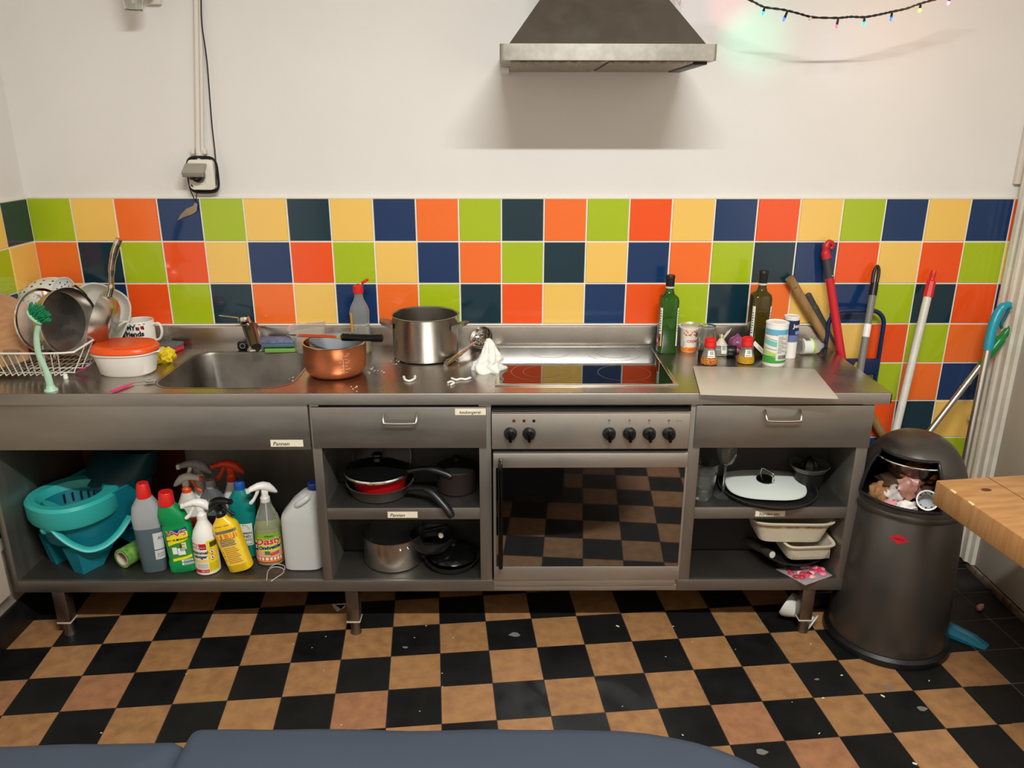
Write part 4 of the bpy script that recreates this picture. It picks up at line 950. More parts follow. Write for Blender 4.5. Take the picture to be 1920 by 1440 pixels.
def at_shelf(L, R, B_, T): x, y, r, h = stand(L, R, B_, T, ZS); return Vector((x, y, ZS)), r, h
def cap_lathe(b, c, r0, r1, z0, z1, m, seg=28): b.lathe([(0, z0), (r0, z0), (r0, z0+.003), (r1, z1-.003), (r1-.002, z1), (0, z1)], m, seg, c); return b
# clear bottle with red cap
c, r, h = at_shelf(259, 306, 1078, 906)
t = thing('cleaner_bottle', 'cloudy bottle of grey liquid with a red cap outermost in the bottle row', 'bottle', (c.x, c.y, ZS), (0, 0, .25)); s_ = h/.32
bt = Bottle([(0, .036, .026, 3), (.005, .04, .029, 3), (.16*s_, .047, .031, 3), (.2*s_, .05, .032, 3), (.24*s_, .044, .03, 2.6), (.27*s_, .026, .022, 2.2), (.28*s_, .02, .02, 2)], 40)
b = B(); CLD = mat('cloudy_bottle', '#d5d8d6', .3, trans=.55, ior=1.3); bt.body(b, CLD); b.build('body', t)
b = B(); bt.body(b, mat('grey_liquid', '#56656c', .2), z0=.002, z1=.165*s_, off=.0005); b.build('liquid', t)
b = B(); cap_lathe(b, (0, 0, 0), .024, .019, .272*s_, .322*s_, RED); b.build('cap', t)
b = B(); bt.patch(b, .15, 1.15, .05, .15, mat('pale_label', '#c9ccc9', .5), .0009); bt.patch(b, .15, 1.15, .085, .088, INK, .0013, 8, 1); scribble(bt, b, .3, 1.05, [.06, .066, .072], INK, .0022); bt.text(b, 'ANTI', .017, .95, .13, INK, .0015); b.build('label', t)
# green toilet cleaner
c, r, h = at_shelf(306, 365, 1080, 922)
t = thing('toilet_cleaner', 'green toilet cleaner bottle with a red cap and a bent neck', 'bottle', (c.x+.006, c.y, ZS), (0, -.07, .15)); GRB = mat('green_bottle', '#0f8a4a', .35)
bt = Bottle([(0, .046, .028, 3), (.004, .05, .031, 3), (.04, .05, .031, 3), (.046, .046, .028, 3), (.1, .046, .028, 3), (.17, .047, .029, 3), (.178, .043, .027, 3), (.186, .046, .029, 3, -.003), (.215, .044, .028, 2.6, -.008), (.24, .033, .024, 2.3, -.013), (.252, .025, .022, 2, -.016)], 40)
b = B(); bt.body(b, GRB); b.build('body', t)
b = B(); b.M = Matrix.Translation((-.016, 0, .25)) @ Matrix.Rotation(.12, 4, 'Y'); cap_lathe(b, (0, 0, 0), .026, .023, 0, .047, RED); b.build('cap', t)
b = B(); bt.patch(b, -.62, .72, .045, .165, plain('#3c8d3d', .4), .0008); bt.patch(b, -.62, .72, .115, .15, plain('#f0e11e', .4), .0012, 14, 2, .022); bt.patch(b, -.3, .72, .15, .166, plain('#173d86', .4), .0012, 14, 2, .01); bt.text(b, 'W5', .031, .05, .15, WHITEP, .0018, bold=.001, sx=.9); bt.text(b, 'W5', .03, .05, .15, RED, .0024, bold=.0, sx=.9)
bt.text(b, 'WC REINIGER', .009, .1, .127, INK, .0018, bold=.0003, skew=.12)
for tt, zz, c_ in ((-.2, .085, '#e9efe6'), (.1, .08, '#e9efe6'), (.25, .1, '#d7e4a0'), (.16, .094, '#5c3a20')): bt.patch(b, tt-.14, tt+.14, zz-.012, zz+.014, plain(c_, .4), .0014, 5, 3)
bt.patch(b, -.45, .72, .05, .06, plain('#f0e11e', .4), .0013, 12, 1, .01); bt.patch(b, .0, .7, .03, .048, PAPER, .0013, 6, 1)
for k in range(12): bt.patch(b, .05+.05*k, .075+.05*k, .031, .047, plain('#2d3f86', .4), .0017, 1, 1)
b.build('label', t)

def trigger(t, z, col, col2, yaw=0, s=1, metal=None):
    """spray head; the nozzle points to local -x"""
    M0 = Matrix.Rotation(yaw, 4, 'Z') @ Matrix.Translation((0, 0, z)) @ Matrix.Scale(s, 4)
    b = B(); b.M = M0; b.lathe([(0, 0), (.0165, 0), (.0165, .016), (.013, .02), (.0115, .028), (0, .028)], col2, 24); nk = b.build('spray_collar', t)
    b = B(); b.M = M0
    prof = [(-.052, .052, .010, .008), (-.046, .056, .0115, .0095), (-.02, .062, .014, .012), (.0, .058, .0155, .016), (.02, .048, .0145, .018), (.034, .036, .011, .012), (.042, .028, .006, .006)]
    b.loft([[(x, wy*math.cos(2*PI*k/16), zc+hz*math.sin(2*PI*k/16)) for k in range(16)] for x, zc, wy, hz in prof], col); b.box(-.011, .011, -.01, .01, .024, .05, col, .004)
    b.build('spray_head', t)
    b = B(); b.M = M0; b.tube(spline([(-.02, 0, .05), (-.028, 0, .032), (-.04, 0, .014), (-.052, 0, .004)], 4), [.006]*4+[.0055]*4+[.0065]*4+[.005], col2, 10, flat=.9); b.build('trigger', t)
    b = B(); b.M = M0; b.lathe([(0, 0), (.0075, 0), (.0075, .01), (0, .01)], col2, 16) if False else b.box(-.062, -.05, -.008, .008, .045, .06, col2, .002); b.build('nozzle', t)
# white mould spray
c, r, h = at_shelf(363, 406, 1079, 1000)
t = thing('mould_spray', 'white spray bottle of mould cleaner with a red and yellow label', 'spray bottle', (c.x, c.y, ZS), (0, 0, .1)); R = .0405
WB = mat('spray_white', '#e9e5dc', .35)
bt = Bottle([(0, R-.004, R-.004, 2), (.004, R, R, 2), (.13, R, R, 2), (.155, R-.006, R-.006, 2), (.175, .024, .024, 2), (.19, .017, .017, 2), (.2, .0155, .0155, 2)], 40); b = B(); bt.body(b, WB); b.build('body', t)
b = B(); YL = plain('#f0d51f', .4); LR = plain('#d3252a', .4)
bt.patch(b, -1.25, .35, .012, .12, PAPER, .0006); bt.patch(b, .35, 1.3, .012, .13, YL, .0006)
bt.patch(b, -1.25, .3, .103, .122, LR, .001, 12, 1); bt.text(b, 'HG', .02, -.62, .1125, WHITEP, .0014, bold=.001); bt.patch(b, -.2, .32, .1, .116, plain('#b01a20', .4), .0012, 5, 1); bt.text(b, 'professional', .0065, .04, .108, WHITEP, .0016)
bt.text(b, 'schimmel', .016, -.35, .088, INK, .0012, bold=.0006); bt.text(b, 'reiniger', .016, -.3, .073, INK, .0012, bold=.0006)
bt.patch(b, -1.2, .3, .05, .062, plain('#e9cf72', .5), .001, 10, 1); bt.patch(b, -1.2, .35, .012, .024, LR, .001, 12, 1); bt.text(b, '500 ml', .008, .0, .018, WHITEP, .0014)
bt.patch(b, -.6, .3, .028, .046, plain('#c6c3bc', .5), .001, 8, 2)
for zz in (.066, .088):
    for q, cc in ((.012, LR), (.0085, PAPER)):
        tc = .72; vs = [bt.pt(tc+a/R, zz+d_, .0012+(.012-q)*.1) for a, d_ in ((-q, 0), (0, -q), (q, 0), (0, q))]; b.poly(vs, cc)
    bt.patch(b, .68, .76, zz-.004, zz+.004, INK, .0018, 1, 1)
scribble(bt, b, .42, 1.2, [.02+.005*k for k in range(6)], plain('#7a6c18', .5)); bt.patch(b, .6, 1.25, .105, .125, plain('#4a4712', .5), .001, 4, 1)
b.build('label', t); trigger(t, .198, WB, WB, .1, 1.0)
# yellow tilted spray can shaped bottle with black trigger
c, r, h = at_shelf(425, 470, 1080, 968)
t = thing('degreaser_spray', 'yellow oven cleaner bottle with a black trigger leaning over to one side', 'spray bottle', (c.x-.0, c.y, ZS+.009), (0, -.24, .0)); YB = mat('yellow_bottle', '#efc11d', .3)
bt = Bottle([(0, .037, .026, 3), (.003, .04, .028, 3), (.15, .043, .029, 3), (.158, .043, .029, 3), (.17, .041, .028, 3), (.185, .034, .024, 2.6), (.198, .022, .019, 2.2), (.205, .018, .018, 2)], 40)
b = B(); bt.body(b, YB); b.build('body', t)
b = B(); bt.patch(b, -1.1, 1.1, .152, .162, mat('silver_band', '#c9c6bd', .25, .8), .0007, 20, 1); bt.patch(b, -1.0, 1.0, .028, .15, plain('#f3d04a', .4), .0006, 16, 4)
rg = random.Random(8)
for k in range(7): tt = -.8+.26*k; bt.patch(b, tt, tt+.16, .128, .148, plain(('#e88a2a', '#efa63a', '#d96a28')[k % 3], .5), .001+.0002*(k % 2), 3, 2, .008*(k % 3-1))
for k in range(5): bt.patch(b, -.5, .5-.1*(k % 2), .104+.006*k, .107+.006*k, plain('#3b3a6a', .5), .001, 8, 1)
for k in range(9): bt.patch(b, -.35, .55-.12*(k % 3), .038+.007*k, .0405+.007*k, plain('#b06a1e' if k % 3 else '#d23b2a', .5), .001, 8, 1)
for k in range(3): bt.patch(b, -.62, -.5, .046+.016*k, .055+.016*k, plain('#e2762a', .5), .0011, 2, 1)
bt.text(b, 'power clean', .007, 0, .178, INK, .001); b.build('label', t); trigger(t, .2, BLACKP, BLACKP, PI-.25, 1.0)
# Dasty spray
c, r, h = at_shelf(477, 528, 1063, 960)
t = thing('degreaser_spray', 'clear spray bottle with a green and red degreaser label and a white trigger', 'spray bottle', (c.x, c.y, ZS)); 
bt = Bottle([(0, .043, .038, 2.3), (.004, .047, .042, 2.3), (.02, .048, .043, 2.3), (.13, .046, .041, 2.3), (.17, .038, .034, 2.2), (.2, .027, .025, 2), (.22, .019, .019, 2), (.232, .017, .017, 2)], 40)
b = B(); bt.body(b, PETC); b.build('body', t)
b = B(); bt.body(b, mat('lime_liquid', '#c9cf3a', .15, trans=.3), z0=.003, z1=.14, off=-.0012); b.build('liquid', t)
b = B(); bt.patch(b, -1.2, 1.2, .02, .125, plain('#cdd64a', .4), .0006, 20, 4); bt.patch(b, -1.2, 1.2, .098, .125, plain('#7fae2a', .4), .0009, 20, 2); bt.text(b, 'classic', .011, .25, .117, INK, .0013, shear=.2, bold=.0002); bt.text(b, 'Dasty', .034, .2, .097, PAPER, .0014, bold=.0022, skew=.12, shear=.1); bt.text(b, 'Dasty', .034, .2, .097, LR, .0018, bold=.001, skew=.12, shear=.1)
bt.text(b, 'Ontvetter', .018, .3, .074, plain('#1c2d7a', .4), .0016, bold=.0009, skew=.12, shear=.1)
bt.patch(b, -1.0, -.6, .06, .088, INK, .0012, 5, 3); bt.patch(b, -.88, -.7, .067, .081, PAPER, .0016, 3, 2)
bt.patch(b, -1.2, 1.2, .038, .06, plain('#dfa48f', .5), .0009, 20, 2); bt.patch(b, .2, .9, .044, .056, plain('#cf4a3a', .5), .0012, 5, 1, .006); bt.patch(b, -.1, .2, .046, .06, plain('#4a7a2a', .5), .0012, 3, 1)
bt.patch(b, -1.2, 1.2, .014, .036, plain('#d83a2a', .4), .0009, 20, 1)
for k in range(9):
    tc = -1.0+.25*k; b.poly([bt.pt(tc+.1*math.cos(2*PI*q/10), .03+.0055*math.sin(2*PI*q/10), .0014) for q in range(10)], PAPER)
b.build('label', t); trigger(t, .23, WB, mat('clear_collar', '#d7d2c6', .3), .55, 1.0)
b = B(); b.tube([(0, 0, .02), (0, 0, .23)], .002, mat('dip_tube', '#eeeeea', .3), 8); b.build('dip_tube', t)
# teal bottle with blue cap
c, r, h = at_shelf(436, 478, 1050, 912)
t = thing('cleaner_bottle', 'teal green bottle with a blue cap and white label behind the yellow bottle', 'bottle', (c.x, c.y+.006, ZS)); TB = mat('teal_bottle', '#0d8078', .3)
bt = Bottle([(0, .038, .028, 2.6), (.004, .042, .031, 2.6), (.15, .042, .031, 2.6), (.2, .046, .033, 2.4), (.225, .04, .03, 2.3), (.25, .024, .021, 2), (.262, .016, .016, 2)], 40); b = B(); bt.body(b, TB); b.build('body', t)
b = B(); cap_lathe(b, (0, 0, 0), .0185, .0175, .257, .286, plain('#1d4fa0', .4)); b.build('cap', t)
b = B(); bt.patch(b, -.9, .9, .05, .135, PAPER, .0007); bt.text(b, 'ALGEMEEN', .01, .1, .098, INK, .0011, bold=.0003); bt.text(b, 'LAND', .014, .1, .085, INK, .0011, bold=.0004); scribble(bt, b, -.5, .7, [.075, .07, .056], TB, .003)
for k in range(9): a = PI*k/8; b.poly([bt.pt(.1+(.017*math.cos(a)+e_*.0018*math.sin(a))/.037, .115+.017*math.sin(a)-e_*.0018*math.cos(a), .0012) for e_ in (-1, 1)]+[bt.pt(.1+.011*math.cos(a)/.037, .115+.011*math.sin(a), .0012)], TB)
b.build('label', t)
# jerrycan
c, r, h = at_shelf(530, 598, 1070, 905)
t = thing('jerrycan', 'translucent white jerrycan with a blue cap against the divider', 'jerrycan', (.998, c.y-.01, ZS)); JC = mat('jerry_plastic', '#d3d2cc', .35, trans=.25, sss=.0)
s_ = 1.0; b = B()
bt = Bottle([(0, .06, .05, 4), (.006, .066, .056, 4), (.19, .066, .056, 4), (.205, .064, .054, 4, .002), (.25, .046, .046, 3, .02), (.278, .03, .035, 2.6, .036), (.285, .02, .02, 2, .048), (.295, .0185, .0185, 2, .05)], 44); bt.body(b, JC)
b.tube(spline([(-.01, -.03, .235), (.004, -.044, .25), (.03, -.04, .268), (.04, -.02, .275)], 4), .011, JC, 10); b.build('body', t)
b = B(); b.lathe([(0, .29), (.022, .29), (.022, .31), (.02, .313), (0, .313)], plain('#1c2c72', .4), 28, (.05, 0, 0)); b.build('cap', t)
# back row
c, r, h = at_shelf(340, 372, 1040, 918); t = thing('spray_cleaner', 'orange and white spray head bottle behind the green toilet cleaner', 'spray bottle', (c.x, c.y+.02, ZS))
bt = Bottle([(0, .036, .03, 2.4), (.004, .04, .034, 2.4), (.17, .04, .034, 2.4), (.21, .024, .022, 2), (.225, .017, .017, 2)], 36); b = B(); bt.body(b, mat('clear_orange', '#dcd6c8', .3)); b.build('body', t); b = B(); bt.patch(b, -1.2, 1.2, .03, .14, plain('#d0552a', .5), .0007); b.build('label', t)
trigger(t, .222, mat('head_cream', '#dcd6ca', .3), mat('head_orange', '#e8531f', .4), PI, 1.0)
c, r, h = at_shelf(360, 395, 1030, 902); t = thing('spray_cleaner', 'white bottle with a grey spray head at the back of the bottle row', 'spray bottle', (c.x, c.y+.03, ZS))
bt = Bottle([(0, .036, .03, 2.4), (.004, .04, .034, 2.4), (.18, .04, .034, 2.4), (.225, .02, .02, 2), (.245, .017, .017, 2)], 36); b = B(); bt.body(b, WB); b.build('body', t); trigger(t, .242, mat('head_grey', '#8f8c84', .4), WB, .1, 1.15)
c, r, h = at_shelf(382, 424, 1035, 908); t = thing('cleaner_bottle', 'smoky clear bottle with a grey screw cap behind the white mould spray', 'bottle', (c.x, c.y+.0, ZS))
bt = Bottle([(0, .04, .032, 2.4), (.004, .044, .036, 2.4), (.16, .045, .037, 2.4), (.2, .042, .034, 2.2), (.225, .028, .024, 2), (.24, .017, .017, 2)], 36); b = B(); bt.body(b, mat('smoky_plastic', '#7d7f80', .15, trans=.5, ior=1.3)); b.build('body', t)
b = B(); cap_lathe(b, (0, 0, 0), .018, .017, .238, .268, mat('cap_grey', '#8e9092', .4)); b.build('cap', t); b = B(); bt.patch(b, -.9, .9, .04, .145, plain('#222421', .5), .0007); bt.text(b, 'MOTTO', .016, .2, .122, plain('#b0352a', .5), .0011, bold=.0004); bt.patch(b, -.2, .6, .08, .11, plain('#3d7a2c', .5), .0011, 6, 2); bt.patch(b, -.1, .5, .05, .075, plain('#e0a58a', .5), .0011, 6, 2); b.build('label', t)
c, r, h = at_shelf(420, 446, 1030, 897); t = thing('spray_cleaner', 'white bottle with a red-orange spray head beside the teal bottle', 'spray bottle', (c.x+.012, c.y+.035, ZS))
bt = Bottle([(0, .036, .03, 2.4), (.004, .04, .034, 2.4), (.18, .04, .034, 2.4), (.23, .02, .02, 2), (.25, .017, .017, 2)], 36); b = B(); bt.body(b, WB); b.build('body', t); trigger(t, .246, mat('head_red_orange', '#d63a16', .4), mat('head_red_orange', '#d63a16', .4), .1, 1.1)
# loose clear plastic ring
Q = [at(x, y, 2, ZS+.002) for x, y in ((500, 1088), (503, 1070), (515, 1063), (530, 1066), (531, 1074), (518, 1083), (508, 1090))]
b = B(); b.tube(spline(Q, 4), .0016, mat('cellophane', '#dcd9d2', .15, trans=.4), 6); b.tube(spline([q+Vector((.004, .006, .008)) for q in Q[1:5]], 4), .0014, mat('cellophane', '#dcd9d2', .15, trans=.4), 6)
tag(b.build('plastic_seal'), 'torn clear plastic seal lying in front of the jerrycan', 'scrap')

# ---------------------------------------------------------------- pans in the middle bay
ZM = .4935
def pan(name, label, x, y, z, R, D, out, inn, hang, hl=.19, hm=BLACKP, cat='frying pan', rimm=None, hz=None, hcurve=.03, drop=0, tilt=(0, 0, 0)):
    t = thing(name, label, cat, (x, y, z), tilt)
    b = B(); b.lathe([(0, 0), (R*.78, 0), (R*.86, .004), (R, D-.003), (R+.003, D), (R-.002, D)], out, 56); b.build('body', t)
    b = B(); b.lathe([(R-.002, D), (R*.83, .007), (R*.76, .004), (0, .004)], inn, 56); fi = b.build('inner_coating', t)
    b = B(); d = Vector((math.cos(hang), math.sin(hang), 0)); z0 = D-.012 if hz is None else hz
    b.tube(spline([d*(R-.004)+Vector((0, 0, z0)), d*(R+.03)+Vector((0, 0, z0+hcurve*.6)), d*(R+hl*.5)+Vector((0, 0, z0+hcurve)), d*(R+hl*.85)+Vector((0, 0, z0+hcurve*.4-drop*.6)), d*(R+hl)+Vector((0, 0, z0-hcurve*.2-drop))], 5), [.012]*5+[.0115]*5+[.0145]*6+[.0145]*4+[.01], hm, 14, flat=.85); b.build('handle', t)
    return t
GREYPAN = mat('pan_grey_brown', '#4c4743', .4, .3)
x_, y_ = at(712, 935, 2, ZM)[:2]
pan('frying_pan', 'dark frying pan with a curved black handle sticking out over the shelf edge', 1.27, -.425, ZM, .112, .045, GREYPAN, NONSTICK, math.radians(-31), .185, BLACKP, hz=.032, hcurve=.026, drop=.045)
pan('frying_pan', 'red enamel frying pan stacked inside the dark frying pan', 1.268, -.41, ZM+.012, .098, .065, mat('red_enamel', '#c3161b', .25), NONSTICK, math.radians(-12), .16, BLACKP, hz=.062, hcurve=.02)
t = thing('pan_cover', 'dark glass pan lid with a bright steel rim lying on the red frying pan', 'lid', (1.262, -.412, ZM+.08))
b = B(); R = .113; b.lathe([(0, .03), (.05, .026), (.09, .012), (R-.004, .001), (R-.006, -.001), (0, -.0005)], mat('smoked_glass', '#0d0d0d', .08, spec=.6), 56); b.build('glass_plate', t)
b = B(); b.lathe([(R-.006, .003), (R, .002), (R+.002, -.003), (R+.0, -.009), (R-.006, -.009), (R-.006, .003)], CHROME, 56); b.build('rim', t)
b = B(); b.lathe([(0, .03), (.014, .03), (.01, .04), (.018, .05), (.016, .055), (0, .056)], BLACKP, 24); b.build('knob', t)
t = thing('pan_cover', 'dark lid resting upright behind the stacked frying pans', 'lid', (1.27, -.362, ZM+.1), (1.25, 0, 0)); R = .1
b = B(); b.lathe([(0, .02), (.06, .014), (R, 0), (R-.003, -.004), (0, -.003)], NONSTICK, 48); b.build('plate', t); b = B(); b.lathe([(R-.002, .002), (R+.002, 0), (R-.002, -.005)], mat('dull_rim', '#5c5850', .4, .8), 48); b.build('rim', t)
t = thing('saucepan', 'dark brown saucepan in the shaded back corner of the pan shelf', 'saucepan', (1.53, -.405, ZM)); 
b = B(); R, D = .068, .085; b.lathe([(0, 0), (R-.006, 0), (R, .006), (R, D), (R-.003, D), (R-.004, .008), (0, .005)], mat('dark_brown_pan', '#2c2220', .45, .3), 44); b.build('body', t)
b = B(); b.lathe([(0, D+.02), (.04, D+.014), (R, D+.001), (R+.001, D-.002), (0, D-.001)], NONSTICK, 44); b.lathe([(0, D+.02), (.012, D+.02), (.012, D+.036), (0, D+.037)], BLACKP, 18); b.build('lid', t)
# lower shelf
t = thing('saucepan', 'wide shiny steel saucepan on the bottom shelf below the frying pans', 'saucepan', (1.303, -.405, ZS)); R, D = .105, .112
b = B(); b.lathe([(0, 0), (R-.01, 0), (R-.002, .005), (R, .012), (R, D-.002), (R+.003, D), (R-.001, D+.001), (R-.003, D-.004), (R-.003, .012), (R-.01, .005), (0, .004)], POT, 64); b.build('body', t)
b = B(); a_ = math.radians(-62)
for s_ in (-.13, .13): b.lathe([(0, 0), (.004, 0), (.003, .002), (0, .0025)], CHROME, 12, (0, 0, 0)) if False else b.blob(((R+.001)*math.cos(a_+s_), (R+.001)*math.sin(a_+s_), D-.024), .006, .006, .005, CHROME, 0, 1, 2)
b.build('rivet', t)
b = B(); d = Vector((math.cos(.28), math.sin(.28), 0)); b.tube(spline([d*(R-.002)+Vector((0, 0, D-.022)), d*(R+.03)+Vector((0, 0, D-.02)), d*(R+.09)+Vector((0, 0, D-.014))], 4), .008, BLACKP, 10); b.build('handle', t)
pan('frying_pan', 'black frying pan with a pale worn rim lying by the oven on the bottom shelf', 1.508, -.44, ZS, .092, .028, NONSTICK, NONSTICK, math.radians(172), .05, BLACKP, hz=.022, hcurve=.005)
t = thing('pan_cover', 'black domed lid resting on the black frying pan beside the oven', 'lid', (1.512, -.425, ZS+.03)); b = B(); b.lathe([(0, .035), (.04, .03), (.075, .012), (.086, 0), (.084, -.002), (0, -.002)], BLACKG, 44); b.build('plate', t); b = B(); b.lathe([(0, .034), (.012, .035), (.009, .044), (.016, .052), (0, .054)], BLACKP, 20); b.build('knob', t)
t = thing('frying_pan', 'black pan in the shaded bottom shelf, its pale worn handle tip pointing out', 'frying pan', (0, 0, 0))
P = at(826, 1003, 1, -.47); b = B(); b.lathe([(0, 0), (.06, 0), (.075, .02), (.078, .045), (.075, .045), (.06, .004), (0, .004)], NONSTICK, 40, (1.405, -.43, ZS+.055) if False else (1.44, -.425, ZS+.06)); b.build('body', t)
b = B(); b.tube([P+Vector((-.012, .05, -.012)), P], [.009, .0105], BLACKP, 14); b.tube([P, P+Vector((.003, -.014, .004))], [.0085, .008], mat('worn_tip', '#a59c8a', .5), 14); b.build('handle', t)
t = thing('casserole', 'black casserole in the dark far corner of the bottom pan shelf', 'pot', (1.205, -.405, ZS)) if False else None

# ---------------------------------------------------------------- crockery bay
def tumbler(label, x, y, R, H_, facets=10, z=ZM):
    t = thing('drinking_glass', label, 'glass', (x, y, z)); b = B()
    def ring(r, z_, f): return [(r*(1-f*(k % 2))*math.cos(2*PI*k/(2*facets)), r*(1-f*(k % 2))*math.sin(2*PI*k/(2*facets)), z_) for k in range(2*facets)]
    b.loft([ring(R*.74, 0, .03), ring(R*.78, .01, .05), ring(R*.9, H_*.6, .05), ring(R*.97, H_*.7, 0), ring(R, H_, 0), ring(R-.002, H_, 0), ring(R*.93, H_*.7, 0), ring(R*.82, H_*.5, 0), ring(R*.68, .014, 0)], GLASS); b.build('body', t)
tumbler('faceted clear tumbler at the front of the crockery shelf', 2.36, -.475, .04, .092)
tumbler('clear tumbler standing behind the front one, close to the wine glass', 2.394, -.385, .04, .09)
tumbler('clear tumbler half hidden behind the shelf post beside the oven', 2.342, -.375, .036, .088)
t = thing('wine_glass', 'tall clear wine glass beside the tumblers under the drawer', 'glass', (2.433, -.46, ZM)); b = B()
b.lathe([(0, 0), (.033, 0), (.033, .0015), (.012, .005), (.0045, .012), (.0035, .03), (.0035, .105), (.006, .112), (.022, .122), (.034, .145), (.037, .17), (.033, .2), (.0315, .2), (.0355, .17), (.0325, .146), (.021, .1245), (0, .116)], GLASS, 36); b.build('body', t)
t = thing('frying_pan', 'wide flat black pan overhanging the crockery shelf under the white lid', 'frying pan', (2.592, -.425, ZM))
b = B(); R = .163; b.lathe([(0, 0), (R-.02, 0), (R-.008, .004), (R, .018), (R+.001, .02), (R-.003, .02), (R-.012, .007), (0, .004)], NONSTICK, 64); b.build('body', t); b = B(); b.lathe([(R-.002, .0175), (R+.0018, .0175), (R+.0018, .0205), (R-.002, .0205)], mat('pan_rim', '#7d786f', .3, .9), 64); b.build('rim', t)
t = thing('dish_cover', 'rounded white lid with a steel bow handle lying on the wide black pan', 'lid', (2.583, -.425, ZM+.026), (.09, 0, -.1)); b = B(); rs = []
for z, a, c_ in ((-.003, .128, .1), (.0, .134, .105), (.004, .133, .104), (.011, .1, .078), (.016, .05, .04), (.017, .02, .015)): rs.append([(a*sq(2*PI*k/56, 2.9)[0], c_*sq(2*PI*k/56, 2.9)[1], z) for k in range(56)])
b.loft(rs, mat('lid_white', '#c9cdc4', .22)); b.build('plate', t)
b = B(); b.lathe([(0, .016), (.03, .0165), (.03, .02), (.026, .023), (0, .0235)], BLACKG, 32); b.build('knob_base', t)
b = B(); b.tube(spline([(-.012, .015, .022), (-.012, .012, .05), (-.008, .006, .058), (.014, -.02, .056), (.018, -.026, .048), (.018, -.026, .022)], 5), .0035, CHROME, 10); b.build('handle', t)
t = thing('citrus_press', 'black citrus press on a bowl at the back of the crockery shelf', 'citrus press', (2.735, -.41, ZM)); b = B(); b.lathe([(0, 0), (.04, 0), (.045, .03), (.05, .07), (.046, .07), (0, .06)], BLACKP, 36); b.build('jug', t)
b = B(); b.lathe([(.02, .07), (.055, .078), (.066, .094), (.068, .094), (.064, .088), (.054, .074), (.02, .068)], mat('press_rim', '#55524d', .3), 40); b.build('dish', t)
b = B(); n_ = 24; rs = []
for z, r_ in ((.072, .03), (.095, .026), (.112, .014), (.12, .003)): rs.append([(r_*(1+.12*math.cos(8*2*PI*k/n_))*math.cos(2*PI*k/n_), r_*(1+.12*math.cos(8*2*PI*k/n_))*math.sin(2*PI*k/n_), z) for k in range(n_)])
b.loft(rs, BLACKP); b.build('cone', t)
t = thing('glass_bowl', 'dark glass bowl in the shade behind the wine glass', 'bowl', (2.52, -.375, ZM+.0)) if False else None
# lower crockery shelf
CER = mat('stained_ceramic', '#cfc4ae', .35, noise=(7, .35, '#b8a988'))
def rect_dish(t, W_, L_, H_, m, tap=.82, rim=.006, p=6, stain=None):
    b = B(); rs = []
    for z, k_, e in ((0, tap, -.006), (.003, tap, 0), (H_-.012, .96, 0), (H_-.01, 1, rim*.4), (H_-.002, 1, rim), (H_, 1, rim-.001), (H_-.002, .985, -.003), (.008, tap, -.005), (.005, tap*.9, -.01)):
        rs.append([((W_*k_+e)*sq(2*PI*q/64, p)[0], (L_*k_+e)*sq(2*PI*q/64, p)[1], z) for q in range(64)])
    b.loft(rs, m); b.build('body', t)
    if stain:
        b = B(); bt = Bottle([(0, W_*tap, L_*tap, p), (H_-.012, W_*.96, L_*.96, p), (H_, W_, L_, p)], 64); bt.patch(b, -PI, PI, H_*.72, H_-.012, stain, .0007, 64, 2); b.build('burnt_stain', t)
t = thing('baking_dish', 'white ribbed rectangular baking dish in the lower crockery shelf', 'dish', (2.722, -.455, .282), (0, 0, .06)); rect_dish(t, .083, .085, .062, CER, .84)
b = B()
for k in range(26): x = -.064+.0052*k; b.box(x-.001, x+.001, -.0765, -.0735, .008, .044, CER, .0006)
o = b.build('rib', t); o['kind'] = 'stuff'
t = thing('baking_dish', 'larger beige oven dish with burnt brown rim on top of the ribbed dish', 'dish', (2.665, -.44, .3445), (0, 0, -.03)); rect_dish(t, .135, .1, .085, CER, .78, stain=mat('burnt_crust', '#8e6034', .6, noise=(30, .9, '#c9b592')))
t = thing('baking_tray', 'dark round baking tray under the ribbed dish', 'tray', (2.69, -.44, ZS)); b = B(); R = .11; b.lathe([(0, .03), (R-.03, .03), (R-.006, .05), (R, .053), (R-.001, .056), (R-.01, .053), (R-.033, .034), (0, .034)], mat('tray_dark', '#2a2725', .4, .5), 48); b.lathe([(0, 0), (.05, 0), (.05, .031), (0, .031)], mat('tray_dark', '#2a2725', .4, .5), 30); b.build('body', t)
t = thing('rolling_tube', 'grey metal tube with an open end sticking out beside the baking dishes', 'tube', at(1448, 1040, 1, -.5), (PI/2-.18, 0, .3)); b = B(); b.lathe([(.0115, 0), (.0135, 0), (.0135, -.2), (.0, -.2)], mat('tube_metal', '#8b847b', .35, .9), 24); b.build('shell', t); b = B(); b.lathe([(0, .0), (.0115, .0), (.0115, .001), (0, .001)], mat('tube_plug', '#c9c2b4', .6), 20); b.build('end_plug', t)
t = thing('frying_pan', 'black pan in the deep shade of the lower crockery shelf', 'frying pan', (2.43, -.45, ZS)) if False else None
